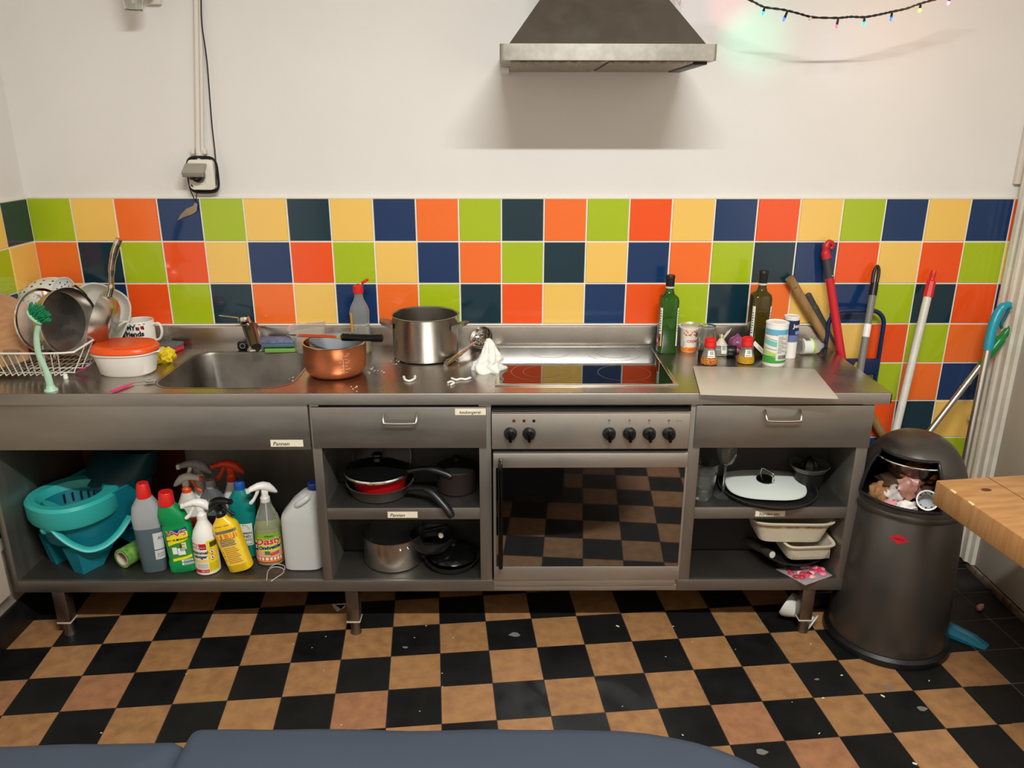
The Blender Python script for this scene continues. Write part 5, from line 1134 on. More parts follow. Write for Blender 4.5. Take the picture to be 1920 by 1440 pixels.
# bag of pink sweets hanging over the edge
Q = [at(1455, 1066, 2, ZS+.004), at(1530, 1057, 2, ZS+.004), at(1561, 1078, 2, ZS+.004), at(1510, 1096, 2, ZS+.004)]
t = thing('sweet_bag', 'clear bag of pink and red sweets on the edge of the bottom shelf', 'bag', (0, 0, 0))
def bagf(u, v, k=1):
    a = Q[0].lerp(Q[1], u); c_ = Q[3].lerp(Q[2], u); p = a.lerp(c_, v); e = math.sin(PI*u)*math.sin(PI*v)
    return (p.x, p.y, ZS+.003+k*.016*e**.6+.002*MN.noise(Vector((u*6, v*6, k))) if k > 0 else ZS+.0012)
b = B(); b.grid(lambda u, v: bagf(u, v, 1), 18, 10, mat('bag_film', '#e3d8d8', .12, trans=.75, ior=1.12), False); b.grid(lambda u, v: bagf(1-u, v, 0), 6, 4, mat('bag_back', '#b9a9a6', .4)); b.build('film', t)
rg = random.Random(6)
for k in range(26):
    u, v = rg.uniform(.08, .92), rg.uniform(.12, .88); p = bagf(u, v, 1); c_ = ('#d23a5a', '#e2788c', '#b0303f', '#e8a5a8', '#8a2034')[k % 5]
    b = B(); b.blob((p[0], p[1], max(ZS+.0085, p[2]-.002)), .0125, .01, .0065, plain(c_, .4), .1, 2, 2, k); b.build('sweet', t)
# ---------------------------------------------------------------- waste bin
BINX, BINY = 3.02, -.54
BM = mat('bin_graphite', '#5c5752', .34, .8, noise=(4, .3, '#504b46'), rnoise=(6, .26, .4))
t = thing('waste_bin', 'dark grey metal dome-top waste bin overflowing with rubbish beside the cabinet', 'bin', (BINX, BINY, 0))
R = .168
b = B(); b.lathe([(0, .0), (.202, 0), (.204, .006), (.201, .022), (.19, .031), (0, .031)], BLACKP, 72); b.build('base_ring', t)
b = B(); b.lathe([(.184, .03), (.1875, .032), (R, .512), (R-.003, .516), (R-.006, .51), (.18, .04)], BM, 72); b.build('body', t)
b = B(); b.lathe([(R-.004, .512), (R+.006, .514), (R+.007, .524), (R+.004, .532), (R-.004, .534)], BM, 72); b.build('rim', t)
# dome with an opening on the side that faces the room
az = math.radians(-131)
def dome(u, v, off=0):
    th = 2*PI*u; ph = PI/2*v
    r = (R+off)*math.cos(ph)**.82 if v < 1 else 0; z = .532+(.222+off)*math.sin(ph)**.95
    return (r*math.cos(th), r*math.sin(th), z)
U0, V0, V1, HWD = (az % (2*PI))/(2*PI), .055, .55, .127
def hole(u, v):
    du = (u-U0+.5) % 1-.5
    if not (V0 < v < V1): return False
    w_ = HWD*(1-.04*(v-V0)/(V1-V0)); 
    return abs(du) < w_
NU, NV = 120, 44
b = B(); b.grid(dome, NU, NV, BM, cu=True, skip=hole); b.grid(lambda u, v: dome(1-u, v, -.006), NU, NV, mat('bin_inside', '#1a1817', .6), cu=True, skip=lambda u, v: hole(1-u, v)); b.build('dome', t, weld=True)
# lip round the opening
lip = []
for k in range(17): lip.append((U0-HWD+.0005+2*(HWD-.0005)*k/16, V0+.002))
for k in range(1, 13): v_ = V0+(V1-V0)*k/12; lip.append((U0+HWD*(1-.04*k/12), v_-.002))
for k in range(1, 17): lip.append((U0+HWD*.96-2*HWD*.96*k/16, V1-.002))
for k in range(1, 12): v_ = V1-(V1-V0)*k/12; lip.append((U0-HWD*(1-.04*(1-k/12)), v_))
b = B(); b.tube([dome(u % 1, v, .0005) for u, v in lip], .0055, mat('bin_lip', '#17161a', .3), 8, closed=True); b.build('opening_trim', t)
b = B()
def flapf(u, v):
    th = az+(u-.5)*1.5; r = .055+.072*v; return (r*math.cos(th), r*math.sin(th), .585+.095*v)
b.grid(flapf, 16, 8, mat('flap_steel', '#7c7166', .2, 1, noise=(9, .7, '#4a3f37')), False); b.tube([flapf(k/16, 1) for k in range(17)], .004, CHROME, 8); b.build('flap', t)
b = B(); tc = math.radians(-121.5); zz, w_, hh = .452, .03, .0165; RB_ = R+.0028
def bs(a, z_, o=.0012): th = tc+a/RB_; return ((RB_+o)*math.cos(th), (RB_+o)*math.sin(th), z_)
b.grid(lambda u, v: bs(w_*((u-v)), zz+hh*(u+v-1), .0008), 8, 8, mat('badge_red', '#c21d2c', .4))
b.text('WESCO', .0085, lambda u, v: bs(u, zz+v, .0016), plain('#7d1420', .4), bold=.0002); b.build('badge', t)
# rubbish in the mouth: each piece its own thing
def rub(name, label, px, py, rx, ry, rz, m, seed, amp=.25, cat='rubbish', d=.1):
    P = Vector((BINX, BINY, 0))+Vector((math.cos(az), math.sin(az), 0))*d; q_ = (P-CAM_C); n_ = Vector((math.cos(az), math.sin(az), 0)); dr_ = CF + CR*((px-960)/CAM_F) - CU*((py-720)/CAM_F); P = CAM_C+dr_*(q_.dot(n_)/dr_.dot(n_)); b = B(); b.blob((0, 0, 0), rx, ry, rz, m, amp, 2.4, 3, seed); return tag(b.build(name, None, P, sharp=60), label, cat)
rub('paper_bag', 'crumpled brown paper in the corner of the bin mouth', 1651, 928, .034, .04, .042, mat('brown_paper', '#a5784e', .7, noise=(18, .7, '#7f5633'), bump=(50, .6)), 1)
rub('plastic_wrap', 'crumpled white and grey wrapper in the bin mouth next to the brown paper', 1676, 926, .034, .03, .03, mat('white_wrap', '#cfc4bd', .4, noise=(22, .8, '#a09490'), bump=(40, .6)), 2, .35)
rub('food_wrapper', 'pinkish transparent food wrapper in the middle of the bin mouth', 1704, 915, .036, .03, .04, mat('pink_wrap', '#b58478', .35, noise=(14, .9, '#8a5a4c'), bump=(40, .6)), 3, .3, d=.085)
rub('food_scraps', 'brown food scraps piled at the back of the bin mouth', 1722, 888, .055, .03, .04, mat('brown_scraps', '#8a4e22', .5, noise=(16, .8, '#5c3014'), bump=(40, .6)), 4, .25, d=.045)
rub('food_scraps', 'dark leftovers filling the bin below the open flap', 1700, 905, .085, .07, .03, mat('dark_scraps', '#4a3322', .6, noise=(16, .8, '#2c1d12'), bump=(40, .6)), 5, .2, d=.03)
rub('plastic_wrap', 'flat pink plastic scrap on the lip of the bin mouth', 1673, 944, .03, .02, .008, mat('pink_scrap', '#d48f8f', .4), 6, .2, d=.13)
rub('paper_napkin', 'white crumpled napkin on the lip of the bin mouth', 1700, 951, .031, .022, .018, mat('napkin', '#ddd5cb', .8, bump=(40, .5)), 7, .3, d=.135)
P = at(1739, 938, 1, BINY-.145)
t = thing('plastic_cup', 'dirty ribbed white yoghurt pot lying in the bin mouth', 'cup', P); t.rotation_mode = 'QUATERNION'; t.rotation_quaternion = Vector((0, 0, 1)).rotation_difference(Vector((-.45, -.8, .42)).normalized())
b = B(); b.lathe([(0, -.06), (.021, -.06), (.0285, 0), (.0315, 0), (.0315, .003), (.0275, .002), (.0195, -.057), (0, -.057)], mat('pot_white', '#dcd8d0', .4), 36)
for k in range(18): a = 2*PI*k/18; b.tube([(.0215*math.cos(a), .0215*math.sin(a), -.05), (.0265*math.cos(a), .0265*math.sin(a), -.006)], .0009, mat('pot_rib', '#8e8c92', .5), 5)
b.build('shell', t); b = B(); b.lathe([(0, -.0565), (.0195, -.0565)], mat('pot_inside', '#9a9aa0', .6), 30)
for k in range(9): a = 2*PI*k/9; b.blob((.024*math.cos(a), .024*math.sin(a), -.012-.008*(k % 3)), .004, .004, .006, mat('dirt', '#3a3a44', .7), .2, 2, 1, k)
b.build('residue', t)

# ---------------------------------------------------------------- wooden table at the edge of the frame
TW = mat('table_pine', '#b98a57', .42, noise=(6, .8, '#a37040'), stretch=(1.2, 11, 1), rnoise=(4, .32, .5))
TWE = mat('table_end_grain', '#a97a48', .5, noise=(6, .8, '#966638'), stretch=(9, 1.2, 4))
A = at(1755, 900, 2, .75); E1 = at(1920, 1010, 2, .75); E2 = at(1920, 893, 2, .75)
u_ = (E1-A); u_.z = 0; u_.normalize(); v_ = Vector((-u_.y, u_.x, 0)); v_ = v_ if v_.x > 0 else -v_
t = thing('wooden_table', 'thick pale wooden table top jutting into the picture in front of the bin', 'table', (A.x, A.y, 0)); t.rotation_euler = (0, 0, math.atan2(v_.y, v_.x))
LX, LY, TH = .4, 1.6, .072
b = B(); b.box(0, LX, -LY, 0, .75-TH, .75, TW, .004, 2)
b.build('table_top', t)
for x0 in (.155, .3): b = B(); b.box(x0-.0012, x0+.0012, -LY+.004, -.004, .7498, .7506, mat('board_gap', '#6e421c', .7)); b.build('board_joint', t)
b = B(); b.lathe([(0, 0), (.013, 0), (.013, .0006), (0, .0007)], mat('knot', '#5a2a1c', .5), 20, (.095, -.075, .75), 1.1, .7); b.build('knot', t)
b = B()
for y in (-.06, -.13): b.box(-.0006, .006, y-.02, y, .746, .7506, mat('chipped_edge', '#e8c48c', .6), .001)
b.build('chipped_edge', t)
for x in (.12, LX-.06):
    for y in (-1.0, -LY+.1):
        b = B(); b.box(x-.035, x+.035, y-.035, y+.035, 0, .75-TH, TW, .004); b.build('leg', t)

# ---------------------------------------------------------------- navy sofa in the foreground
NV_ = mat('navy_cloth', '#353d49', .85, noise=(3, .4, '#303742'), bump=(8, .25))
NVD = mat('navy_cloth_dark', '#141a24', .9)
t = thing('sofa', 'low navy blue upholstered seat along the bottom of the picture', 'sofa', (0, 0, 0))
b = B(); b.box(.28, 1.965, -2.38, -1.535, .05, .3, NVD, .02, 3); b.build('base', t)
for x, y in ((.35, -1.6), (1.9, -1.6), (.35, -2.3), (1.9, -2.3)): b = B(); b.lathe([(0, 0), (.02, 0), (.026, .052), (0, .052)], BLACKP, 16, (x, y, 0)); b.build('foot', t)
def cushion(x0, x1, y0, y1, z0, z1, rr_, nm, rad=.1, seed=0, rtr=None):
    b = B(); out = rrect(x0, x1, y0, y1, rad, 8)
    if rtr: out = [(x1-rtr+rtr*math.cos(PI/2*k/12), y1-rtr*.5+rtr*.5*math.sin(PI/2*k/12)) for k in range(13)]+out[9:]
    cx_, cy_ = (x0+x1)/2, (y0+y1)/2
    den = []
    for i in range(len(out)):
        a, c_ = out[i], out[(i+1) % len(out)]; L_ = math.dist(a, c_); m_ = max(1, int(L_/.05))
        for k in range(m_): den.append((a[0]+(c_[0]-a[0])*k/m_, a[1]+(c_[1]-a[1])*k/m_))
    rs = []
    for s_, z in ((.93, z0), (.99, z0+.02), (1, z0+.05), (1, z1-.06), (.985, z1-.025), (.955, z1-.006), (.9, z1+.002), (.7, z1+.012), (.4, z1+.018), (.1, z1+.02)):
        ring = []
        for x, y in den:
            dx, dy = x-cx_, y-cy_; L_ = math.hypot(dx, dy); k_ = 1-(1-s_)*min(1, .42/max(L_, .01)*1.0) if s_ > .89 else s_
            if s_ > .89: k_ = 1-(1-s_)*(.45/max(L_, .2))
            n_ = .006*MN.noise(Vector((x*7, y*7, z*5+seed))); ring.append((cx_+dx*k_, cy_+dy*k_, z+n_))
        rs.append(ring)
    b.loft(rs, NV_); b.build(nm, t, sharp=80)
cushion(.27, 1.022, -2.37, -1.5, .3, .446, .05, 'seat_cushion', .02)
cushion(1.004, 2.29, -2.37, -1.462, .3, .446, .05, 'seat_cushion', .02, 4, .45)

# ---------------------------------------------------------------- brooms and cart behind the bin
ROD = dict(seg=18)
def rod(b, p, q, r, m, r2=None): b.tube([p, q], [r, r2 or r], m, 18)
def onwall(px, py, y): return at(px, py, 1, y)
# wooden stick
p, q = onwall(1480, 521, -.035), onwall(1653, 812, -.04); d = (q-p).normalized()
WST = mat('worn_wood', '#a5804f', .5, noise=(8, .8, '#85643c'), stretch=(6, 6, 1))
t = thing('broom', 'worn wooden broom stick leaning across behind the salt cans', 'broom', (0, 0, 0)); b = B(); floor_pt = p+d*((p.z-.035)/-d.z); b.tube([p, floor_pt], .0165, WST, 20); b.build('stick', t)
b = B(); s0 = p+d*.045; b.M = Matrix.Translation(s0+Vector((-.003, -.0132, .004))) @ Matrix.Rotation(PI/2, 4, 'X'); b.lathe([(0, 0), (.0045, 0), (.0045, .003), (0, .003)], DARKIN, 14); b.build('hang_hole', t)
# dark grey handle
p, q = onwall(1515, 553, -.035), onwall(1556, 632, -.035); d = (q-p).normalized()
t = thing('brush_handle', 'ribbed dark grey handle leaning behind the wooden broom stick', 'broom', (0, 0, 0)); b = B(); DG = mat('dark_grey_grip', '#3c3d3c', .5)
b.tube(spline([p-d*.004, p, p+d*.05, p+d*.06, p+d*.13, p+d*.17], 4), [.009]*4+[.0125]*5+[.014]*4+[.0125]*4+[.0125]*4, DG, 16)
for k in range(9): b.tube([p+d*(.07+.009*k), p+d*(.073+.009*k)], .0142, DG, 16)
b.build('grip', t); b = B(); b.tube([p+d*.16, p+d*((p.z-.06)/-d.z)], .011, DG, 16); b.build('stick', t)
# red broom
p, q = onwall(1549, 480, -.04), onwall(1577, 664, -.10); d = (q-p).normalized(); RB = mat('broom_red', '#c2202c', .35)
t = thing('broom', 'red broom handle with a hooked top and grey band at the end of the worktop', 'broom', (0, 0, 0))
b = B(); b.tube([p+d*.075, p+d*((p.z-.05)/-d.z)], .015, RB, 20); b.build('stick', t)
b = B(); b.tube([p+d*.005, p+d*.08], .0158, mat('grip_dark', '#3a3838', .55), 20)
b.lathe([(0, 0), (.0035, 0), (.002, .002), (0, .0025)], WHITEP, 8, tuple(p+d*.07+Vector((.006, -.018, 0)))); b.build('grip_band', t)
b = B(); b.tube(spline([p+d*.01, p-d*.012, p+Vector((-.004, 0, .038)), p+Vector((.005, 0, .05)), p+Vector((.016, 0, .046)), p+Vector((.02, 0, .034)), p+Vector((.013, 0, .026))], 4), [.0165]*5+[.013]*4+[.0095]*4+[.008]*4+[.007]*4+[.006]*4, RB, 14); b.build('hook', t)
b = B(); b.M = Matrix.Translation(p+d*((p.z-.06)/-d.z)); b.box(-.13, .05, -.03, .03, -.06, .01, RB, .006); b.build('head', t)
# grey broom with black grip
p, q = onwall(1645, 500, -.03), onwall(1606, 735, -.16); d = (q-p).normalized()
t = thing('broom', 'grey broom handle with a black looped grip and a white band', 'broom', (0, 0, 0)); GB = mat('stick_grey', '#77756f', .45)
L1 = lambda py: p+d*((p.z-onwall(1640, py, -.06).z)/-d.z)
b = B(); b.tube([p+d*.1, p+d*((p.z-.05)/-d.z)], .0125, GB, 18); b.build('stick', t)
b = B(); b.tube([p+d*.155+d*.055, p+d*.155+d*.103], .0133, WHITEP, 18); b.build('white_band', t)
b = B(); 
b.tube([p+d*.06, p+d*.105], [.0135, .0142], BLACKP, 18)
lp = [p+d*.07+Vector((-.008, 0, 0)), p+d*.02+Vector((-.009, 0, 0)), p+d*-.002, p+d*.02+Vector((.009, 0, 0)), p+d*.07+Vector((.008, 0, 0))]
b.tube(spline(lp, 5), .0058, BLACKP, 12); b.build('grip', t)
b = B(); b.M = Matrix.Translation(p+d*((p.z-.06)/-d.z)); b.box(-.1, .1, -.03, .03, -.06, .01, BLACKP, .006); b.build('head', t)
# white broom with red tip
p, q = onwall(1751, 508, -.028), onwall(1681, 800, -.2); d = (q-p).normalized()
t = thing('broom', 'scuffed white broom handle with a red tip leaning on the tiles', 'broom', (0, 0, 0)); WS = mat('scuffed_white', '#d3cec2', .4, noise=(20, .5, '#b9b2a2'))
b = B(); b.tube([p+d*.09, p+d*((p.z-.05)/-d.z)], .014, WS, 18); b.build('stick', t)
b = B(); b.tube([p, p+d*.022, p+d*.024, p+d*.035, p+d*.04, p+d*.098], [.0095, .0095, .0085, .0085, .0155, .0175], RED, 8); b.build('tip', t)
b = B(); b.M = Matrix.Translation(p+d*((p.z-.06)/-d.z)); b.box(-.1, .1, -.03, .03, -.06, .01, RED, .006); b.build('head', t)
# aluminium pole with green grip
p, q = onwall(1893, 614, -.1), onwall(1745, 806, -.16); d = (q-p).normalized(); AL = mat('aluminium_pole', '#c4bfb8', .28, 1)
t = thing('mop', 'aluminium pole with a slanting green grip crossing behind the turquoise one', 'mop', (0, 0, 0)); b = B(); b.tube([p+d*.12, p+d*((p.z-.09)/-d.z)], .011, AL, 18); b.build('pole', t)
b = B(); GG = mat('grip_green', '#0c7d34', .3); b.tube(spline([p-d*.004, p+d*.01, p+d*.05, p+d*.1, p+d*.13, p+d*.17], 4), [.006]*4+[.012]*4+[.0175]*4+[.0165]*4+[.012]*4+[.0115], GG, 16); b.build('grip', t)
b = B(); m_ = p+d*.235; b.tube([m_, m_+d*.012], .0125, AL, 18); b.build('joint', t)
# aluminium pole with turquoise grip
p, q = onwall(1866, 590, -.12), onwall(1812, 850, -.24); d = (q-p).normalized(); TQ = mat('grip_turquoise', '#1793a6', .3)
t = thing('mop', 'upright aluminium pole with a curved turquoise grip next to the door casing', 'mop', (0, 0, 0)); b = B(); b.tube([p+d*.1, p+d*((p.z-.05)/-d.z)], .0122, AL, 18); b.build('pole', t)
b = B(); b.tube(spline([p+Vector((.052, 0, .022)), p+Vector((.044, 0, .034)), p+Vector((.026, 0, .03)), p+Vector((.01, 0, .006)), p+d*.05, p+d*.13], 5), [.006]*5+[.013]*5+[.016]*5+[.0175]*5+[.0165]*5+[.0155], TQ, 16); b.build('grip', t)
b = B(); b.tube(spline([p+Vector((.046, 0, .024)), p+Vector((.038, 0, -.01)), p+Vector((.028, 0, -.035)), p+Vector((.034, 0, -.05))], 4), .0055, mat('trigger_dark', '#0e5f6d', .4), 10); b.build('trigger', t)
b = B(); b.M = Matrix.Translation(p+d*((p.z-.06)/-d.z)); b.box(-.13, .01, -.02, .02, -.055, .01, TQ, .006); b.build('head', t)
# folding hand truck
NB = mat('navy_tube', '#12284f', .35)
t = thing('hand_truck', 'dark blue tubular hand truck standing against the tiles behind the brooms', 'hand truck', (0, 0, 0)); y_ = -.05
pl, pr, pt_ = onwall(1549, 640, y_), onwall(1655, 640, y_), onwall(1600, 582, y_)
b = B(); xl, xr, zt_ = pl.x, pr.x-.006, pt_.z; rr_ = .055
b.tube([(xl, y_, .12), (xl, y_, zt_-rr_)]+arc((xl+rr_, y_, zt_-rr_), rr_, PI, PI/2, 8)[1:]+arc((xr-rr_, y_, zt_-rr_), rr_, PI/2, 0, 8)+[(xr, y_, .12)], .0082, NB, 14); b.build('frame', t)
z1 = onwall(1640, 672, y_).z; z0_ = onwall(1640, 702, y_).z
b = B(); b.box(xl, xr, y_-.012, y_+.006, z0_, z1, NB, .004); pl_ = b.build('cross_plate', t)
b = B(); pA = onwall(1605, 688, y_-.013); b.text('A', .045, lambda u, v: (pA.x+u, y_-.0128, pA.z+v), plain('#d8b63a', .5), bold=.002); pA = onwall(1575, 688, y_-.013); b.text('SIMEX', .03, lambda u, v: (pA.x-.05+u, y_-.0128, pA.z+v), plain('#d8b63a', .5), bold=.001) if False else None; b.build('lettering', pl_)
b = B(); b.box(xl-.02, xr+.02, y_-.14, y_-.0, .02, .032, NB, .003); b.build('toe_plate', t)
for x in (xl-.03, xr+.03): b = B(); b.M = Matrix.Translation((x, y_-.01, .07)) @ Matrix.Rotation(PI/2, 4, 'Y'); b.lathe([(0, -.012), (.04, -.012), (.07, -.014), (.07, .014), (.04, .012), (0, .012)], BLACKP, 28) if False else b.lathe([(0, -.012), (.036, -.012), (.04, -.008), (.04, .008), (.036, .012), (0, .012)], BLACKP, 28); b.build('wheel', t)

# ---------------------------------------------------------------- on the floor
t = thing('hand_brush', 'blue plastic hand brush lying on the dark floor tiles beside the bin', 'brush', (0, 0, 0)); P0, P1 = at(1766, 1172, 2, .012), at(1843, 1206, 2, .01); d = (P1-P0).normalized(); s_ = Vector((-d.y, d.x, 0))
BL2 = mat('brush_blue', '#1f7f9c', .4); b = B(); L_ = (P1-P0).length; rs = []
for a, w_, h_ in ((-.05, .03, .02), (0, .036, .026), (.3*L_, .038, .028), (.75*L_, .034, .022), (.95*L_, .028, .008), (1.08*L_, .024, .005), (1.12*L_, .014, .004)):
    c_ = P0+d*a; c_.z = 0; rs.append([tuple(c_+s_*w_*x+Vector((0, 0, .0006+h_*z))) for x, z in ((-1, 0), (-1, .45), (-.6, .8), (-.2, .75), (0, 1.1), (.2, .75), (.6, .8), (1, .45), (1, 0))])
b.loft(rs, BL2); fixn(b.build('body', t))
t = thing('garlic_clove', 'single pinkish garlic clove lying on the dark floor tiles near the door', 'garlic', at(1838, 1138, 2, .012), (0, 1.3, .5)); b = B(); b.lathe([(0, -.02), (.008, -.016), (.0115, -.004), (.009, .008), (.003, .018), (0, .022)], mat('clove', '#c79a86', .45, noise=(30, .6, '#a8735f')), 16); b.build('clove', t)
P = at(1500, 1180, 2, 0)
t = thing('funnel', 'white plastic funnel lying on the floor behind the cabinet leg', 'funnel', (P.x+.005, P.y+.03, .047)); t.rotation_mode = 'QUATERNION'; t.rotation_quaternion = Vector((0, 0, 1)).rotation_difference(Vector((.72, -.6, -.34)).normalized())
b = B(); WF = mat('funnel_white', '#cfccc4', .45); b.lathe([(.006, -.06), (.044, -.056), (.047, -.045), (.04, -.03), (.02, .0), (.015, .03), (.018, .045), (.03, .05), (.031, .054), (.013, .052), (.01, .03), (.012, 0), (.034, -.035)], WF, 32); b.build('body', t)
b = B(); Q = [at(x, y, 2, .0) for x, y in ((622, 1134), (649, 1132), (646, 1140), (632, 1147))]; z = (.004, .012, .006, .0015)
b.prism([(q.x, q.y) for q in Q], PAPER, .001, .0025, 'z'); b.poly([(q.x+.004*(i-1.5)*.2, q.y, .0032) for i, q in enumerate([Q[0].lerp(Q[2], .3), Q[1].lerp(Q[2], .4), Q[2].lerp(Q[3], .5)])], INK)
tag(b.build('paper_scrap'), 'torn scrap of printed white paper on the floor under the cabinet', 'scrap')
rg = random.Random(21); CRB = mat('floor_crumb', '#dccfae', .7); spots = [(1158, 1175, 5), (1262, 1175, 3), (1248, 1232, 2), (1298, 1204, 2), (1578, 1267, 4), (1655, 1306, 6), (1543, 1310, 5), (1520, 1208, 3), (1715, 1433, 7), (1742, 1277, 3), (1536, 1376, 3), (1280, 1379, 3), (1148, 1374, 2), (799, 1174, 3), (777, 1196, 2), (611, 1194, 2), (640, 1360, 2), (787, 1334, 2), (670, 1374, 2), (1379, 1218, 2), (1485, 1317, 2), (550, 1208, 2), (850, 1196, 2), (829, 1263, 2), (607, 1258, 2), (830, 1288, 2), (1167, 1325, 2), (349, 1264, 2), (190, 1375, 3), (585, 1215, 2)]
c0 = None
for i, (px, py, s_) in enumerate(spots):
    p = at(px, py, 2, 0)
    if c0 is None:
        b = B(); b.box(-.003, .003, -.0014, .0014, 0, 0.0022, CRB, .0006, 1); c0 = o = b.build('crumb')
    else: o = c0.copy(); COL.objects.link(o)
    o.location = (p.x, p.y, .0006); o.rotation_euler = (0, 0, rg.uniform(-.9, .9)); k = s_*.55; o.scale = (k*rg.uniform(.5, .9), k*.6, min(1.6, k*.6))
    tag(o, 'small pale crumb lying on the checkered floor', 'crumb', 'crumbs on the checkered floor')
# pale smears on the black tiles
b = B(); SM = mat('dried_smear', '#6f6b64', .8)
for px, py, r_ in ((1667, 1290, .012), (1729, 1329, .013), (1532, 1274, .007), (1636, 1284, .006), (965, 1190, .016), (760, 1214, .008), (1428, 1410, .014)):
    p = at(px, py, 2, 0); b.poly([(p.x+r_*math.cos(a)*1.2*(1+.2*math.sin(3*a+px)), p.y+r_*math.sin(a)*.7*(1+.2*math.cos(2*a+py)), .0007) for a in [2*PI*k/14 for k in range(14)]][::1], SM)
o = tag(b.build('dried_smears'), 'dried pale smears on the dark floor tiles', 'stain'); o['kind'] = 'stuff'

# ---------------------------------------------------------------- on the wall
t = thing('wall_socket', 'white surface-mounted socket with an open grey flap and a black plug in it', 'socket', (0, 0, 0))
p = at(381, 327, 1, -.02); x_, z_ = p.x, p.z; SW = mat('socket_white', '#e0dacb', .4); SG = mat('flap_grey', '#9a9182', .45)
b = B(); b.prism([(x_+a, z_+c_) for a, c_ in rrect(-.043, .045, -.05, .05, .012, 5)], SW, .006, -.042, 'y', .003); fixn(b.build('box', t))
b = B(); b.M = Matrix.Translation((x_-.006, -.042, z_-.004)) @ Matrix.Rotation(PI/2, 4, 'X'); b.lathe([(.0, 0), (.03, 0), (.03, .002), (.0245, .003), (.0225, 0.0005), (0, .0005)], SW, 32); b.build('face', t)
b = B(); b.M = Matrix.Translation((x_-.008, -.043, z_+.036)) @ Matrix.Rotation(.55, 4, 'X'); b.box(-.041, .033, -.055, 0, -.006, .004, SG, .003); b.box(-.041, .033, -.055, -.048, -.016, .0, SG, .003); b.build('flap', t)
t = thing('power_plug', 'black round power plug pushed into the wall socket', 'plug', (x_-.006, -.0455, z_-.004)); b = B(); b.M = Matrix.Rotation(PI/2, 4, 'X'); b.lathe([(0, 0), (.021, 0), (.022, .006), (.019, .022), (.012, .028), (0, .028)], BLACKP, 28); b.build('body', t)
b = B(); b.tube([(-.008, -.018, .0), (-.02, -.03, -.002)], [.013, .009], BLACKP, 14); b.build('cable_neck', t)
CAB = mat('black_cable', '#141413', .55)
pc = lambda px, py, y: at(px, py, 1, y)
b = B(); b.tube(spline([pc(377, -60, -.018), pc(377, 0, -.018), pc(379, 50, -.017), pc(388, 115, -.012), pc(397, 230, -.009), pc(403, 285, -.012), pc(405.5, 330, -.03), pc(403, 350, -.034), pc(385, 354, -.036), pc(366, 351, -.038), pc(358, 347, -.045)], 6), .0024, CAB, 8)
tag(b.build('cable'), 'thin black cable running down the white wall to the socket', 'cable')
b = B()
for e in (0, .0034, .0066): b.tube([(x_+(.047+e)*sq(2*PI*k/44, 4)[0]+.002, -.018-e*1.5, z_+(.055+e)*sq(2*PI*k/44, 4)[1]-.001) for k in range(44)], .0026, CAB, 7, closed=True)
tag(b.build('cable_loop'), 'spare loops of black cable wound round the socket box', 'cable')
b = B(); b.tube(spline([pc(353.5, 335, -.075), pc(355, 350, -.05), pc(361, 366, -.03), pc(367, 378, -.02)], 5), .0018, CAB, 7); b.tube(spline([pc(369, 353, -.04), pc(368.5, 366, -.03), pc(367, 378, -.02)], 4), .0016, CAB, 7)
tag(b.build('plug_lead'), 'two thin black leads dangling below the socket', 'cable')
b = B(); Q = [pc(*q, -.012) for q in ((366, 379), (370.5, 383), (369, 396), (360, 402), (345, 407), (333, 413.5), (339, 402), (350, 391), (362, 386))]
b.prism([(q.x, q.z) for q in Q], mat('cable_tag', '#9b8468', .6, noise=(20, .6, '#7e6a50')), -.0135, -.0115, 'y'); tag(fixn(b.build('dangling_tag')), 'dry brown leaf-shaped flake hanging from the leads over a blue tile', 'flake')
PW = mat('pipe_white', '#ddd4c8', .5)
for px0, px1, r_, lab in ((367, 371.5, .0085, 'thick white conduit pipe on the wall above the socket'), (375, 379.5, .006, 'thin white conduit pipe beside the thick one above the socket')):
    p, q = pc(px0, -60, -.006), pc(px1, 292, -.006); b = B(); b.tube([p, q], r_, PW, 14); tag(b.build('conduit_pipe'), lab, 'pipe')
b = B(); p = pc(374, 296, -.01); b.tube([p+Vector((0, 0, -.02)), p+Vector((0, 0, .02))], .011, PW, 14); 
for s_ in (-1, 1): b.box(p.x+s_*.02-.006, p.x+s_*.02+.006, -.018, .004, p.z+.012, p.z+.03, PW, .003)
tag(b.build('pipe_bracket'), 'white pipe clamp just above the wall socket', 'bracket')
# glass lamp at the top edge
p = pc(249, 0, -.1)
t = thing('wall_lamp', 'small clear glass wall lamp with a brass bracket at the top of the wall', 'lamp', (0, 0, 0)); b = B(); b.lathe([(0, -.034), (.02, -.034), (.026, -.03), (.031, .0), (.033, .04), (.033, .1), (.031, .1), (.031, .04), (.029, 0), (.024, -.027), (0, -.029)], GLASS, 32, tuple(p)); b.build('glass_shade', t)
b = B(); b.tube([p+Vector((0, 0, -.01)), p+Vector((0, 0, .05))], .006, mat('lamp_pin', '#ece6da', .4), 10); b.build('pin', t)
q = pc(292, 8, -.005); b = B(); b.box(q.x-.03, q.x+.018, -.012, .004, q.z-.001, q.z+.06, PW, .003); b.build('wall_plate', t); b = B(); b.tube(spline([(q.x-.005, -.012, q.z+.02), (p.x+.03, -.05, p.z+.02), (p.x+.02, -.09, p.z+.07)], 4), .007, mat('aged_brass', '#6b5732', .35, .9), 10); b.build('bracket', t)
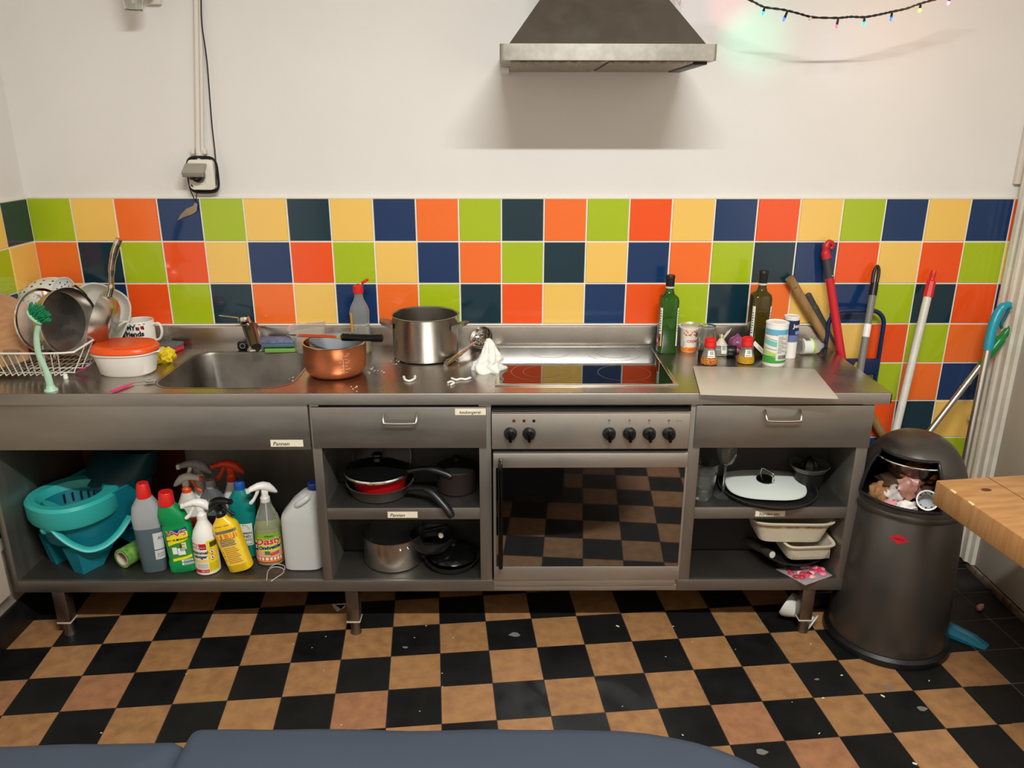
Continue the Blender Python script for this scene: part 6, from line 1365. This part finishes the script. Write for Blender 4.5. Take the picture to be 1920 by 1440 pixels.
# fairy lights
gy = -.25
PTS = [(1330, -40), (1372, -14), (1410, 2), (1433, 13), (1470, 18.5), (1500, 26), (1526, 32.5), (1572, 33.5), (1595, 31.5), (1621, 32), (1650, 27), (1672, 22), (1700, 16), (1725, 7), (1750, 0), (1780, -8), (1830, -30)]
t = thing('fairy_lights', 'string of coloured fairy lights hanging in a curve in front of the white wall', 'fairy lights', (0, 0, 0)); b = B(); P_ = [at(x, y, 1, gy) for x, y in PTS]
wv = spline(P_, 6); wv2 = [p+Vector((0, .0016*math.sin(i*1.3), .0016*math.cos(i*1.3))) for i, p in enumerate(wv)]; wv3 = [p-Vector((0, .0016*math.sin(i*1.3), .0016*math.cos(i*1.3))) for i, p in enumerate(wv)]
b.tube(wv2, .0024, CAB, 6); b.tube(wv3, .0024, CAB, 6); b.build('cord', t)
for x, y, bx_, by_, c_, e in ((1434, 13, 1431, 23, '#1fd9b0', 6), (1477, 20, 1471, 34, '#2a52ff', 4), (1523, 31, 1520, 34, '#e9c59a', 0), (1572, 34, 1569, 47, '#ff4a6a', 3), (1621, 32, 1620, 42, '#20d0b4', 6), (1673, 22, 1671, 33, '#2a52ff', 4), (1726, 8, 1725, 17, '#ffd21f', 25), (1782, -8, 1779, 3, '#ff3a60', 20)):
    A_, E_ = at(x, y, 1, gy), at(bx_, by_, 1, gy-.006)
    b = B(); b.tube([A_, E_], [.0032, .0042], CAB, 8); so = b.build('lamp_socket', t)
    b = B(); dd = (E_-A_).normalized(); b.M = Matrix.Translation(E_); m_ = mat('bulb_'+c_.strip('#')+str(e), c_, .3, emit=e) if e else mat('bulb_dark', c_, .3)
    q_ = Vector((0, 0, 1)).rotation_difference(dd); b.M = Matrix.Translation(E_) @ q_.to_matrix().to_4x4(); b.lathe([(0, -.002), (.0038, 0), (.0042, .004), (.003, .009), (0, .011)], m_, 12); b.build('bulb', so)
    if e >= 3:
        l = bpy.data.lights.new('bulb_light', 'POINT'); l.energy = .012*e; l.shadow_soft_size = .01; l.color = lin(c_)[:3]; lo = bpy.data.objects.new('bulb_light', l); COL.objects.link(lo); lo.location = E_+dd*.02+Vector((0, -.01, 0)); lo.parent = so
def beam(px, py, tx, ty, col, e, ang):
    A_, T_ = at(px, py, 1, gy-.006), at(tx, ty, 1, 0); l = bpy.data.lights.new('bulb_beam', 'SPOT'); l.energy = e; l.color = col; l.spot_size = ang; l.spot_blend = 1; l.shadow_soft_size = .006
    o = bpy.data.objects.new('bulb_beam', l); COL.objects.link(o); d = (T_-A_).normalized(); o.location = A_+d*.02; o.rotation_mode = 'QUATERNION'; o.rotation_quaternion = Vector((0, 0, -1)).rotation_difference(d)
beam(1431, 23, 1414, 72, (.04, 1, .6), 1.0, 1.15)
beam(1372, -4, 1370, 8, (1, .18, .28), .7, .8)
beam(1268, -30, 1290, -8, (.45, .3, 1), .3, 1.1)
beam(1572, 44, 1590, 110, (.3, .5, 1), .25, 1.2)
# bulbs of the same string above the picture that tint the wall
for px, py, y, c_, e in ((1375, -22, -.06, '#ff5a78', .06), (1412, 62, -.03, '#30e0b0', 0)):
    pass
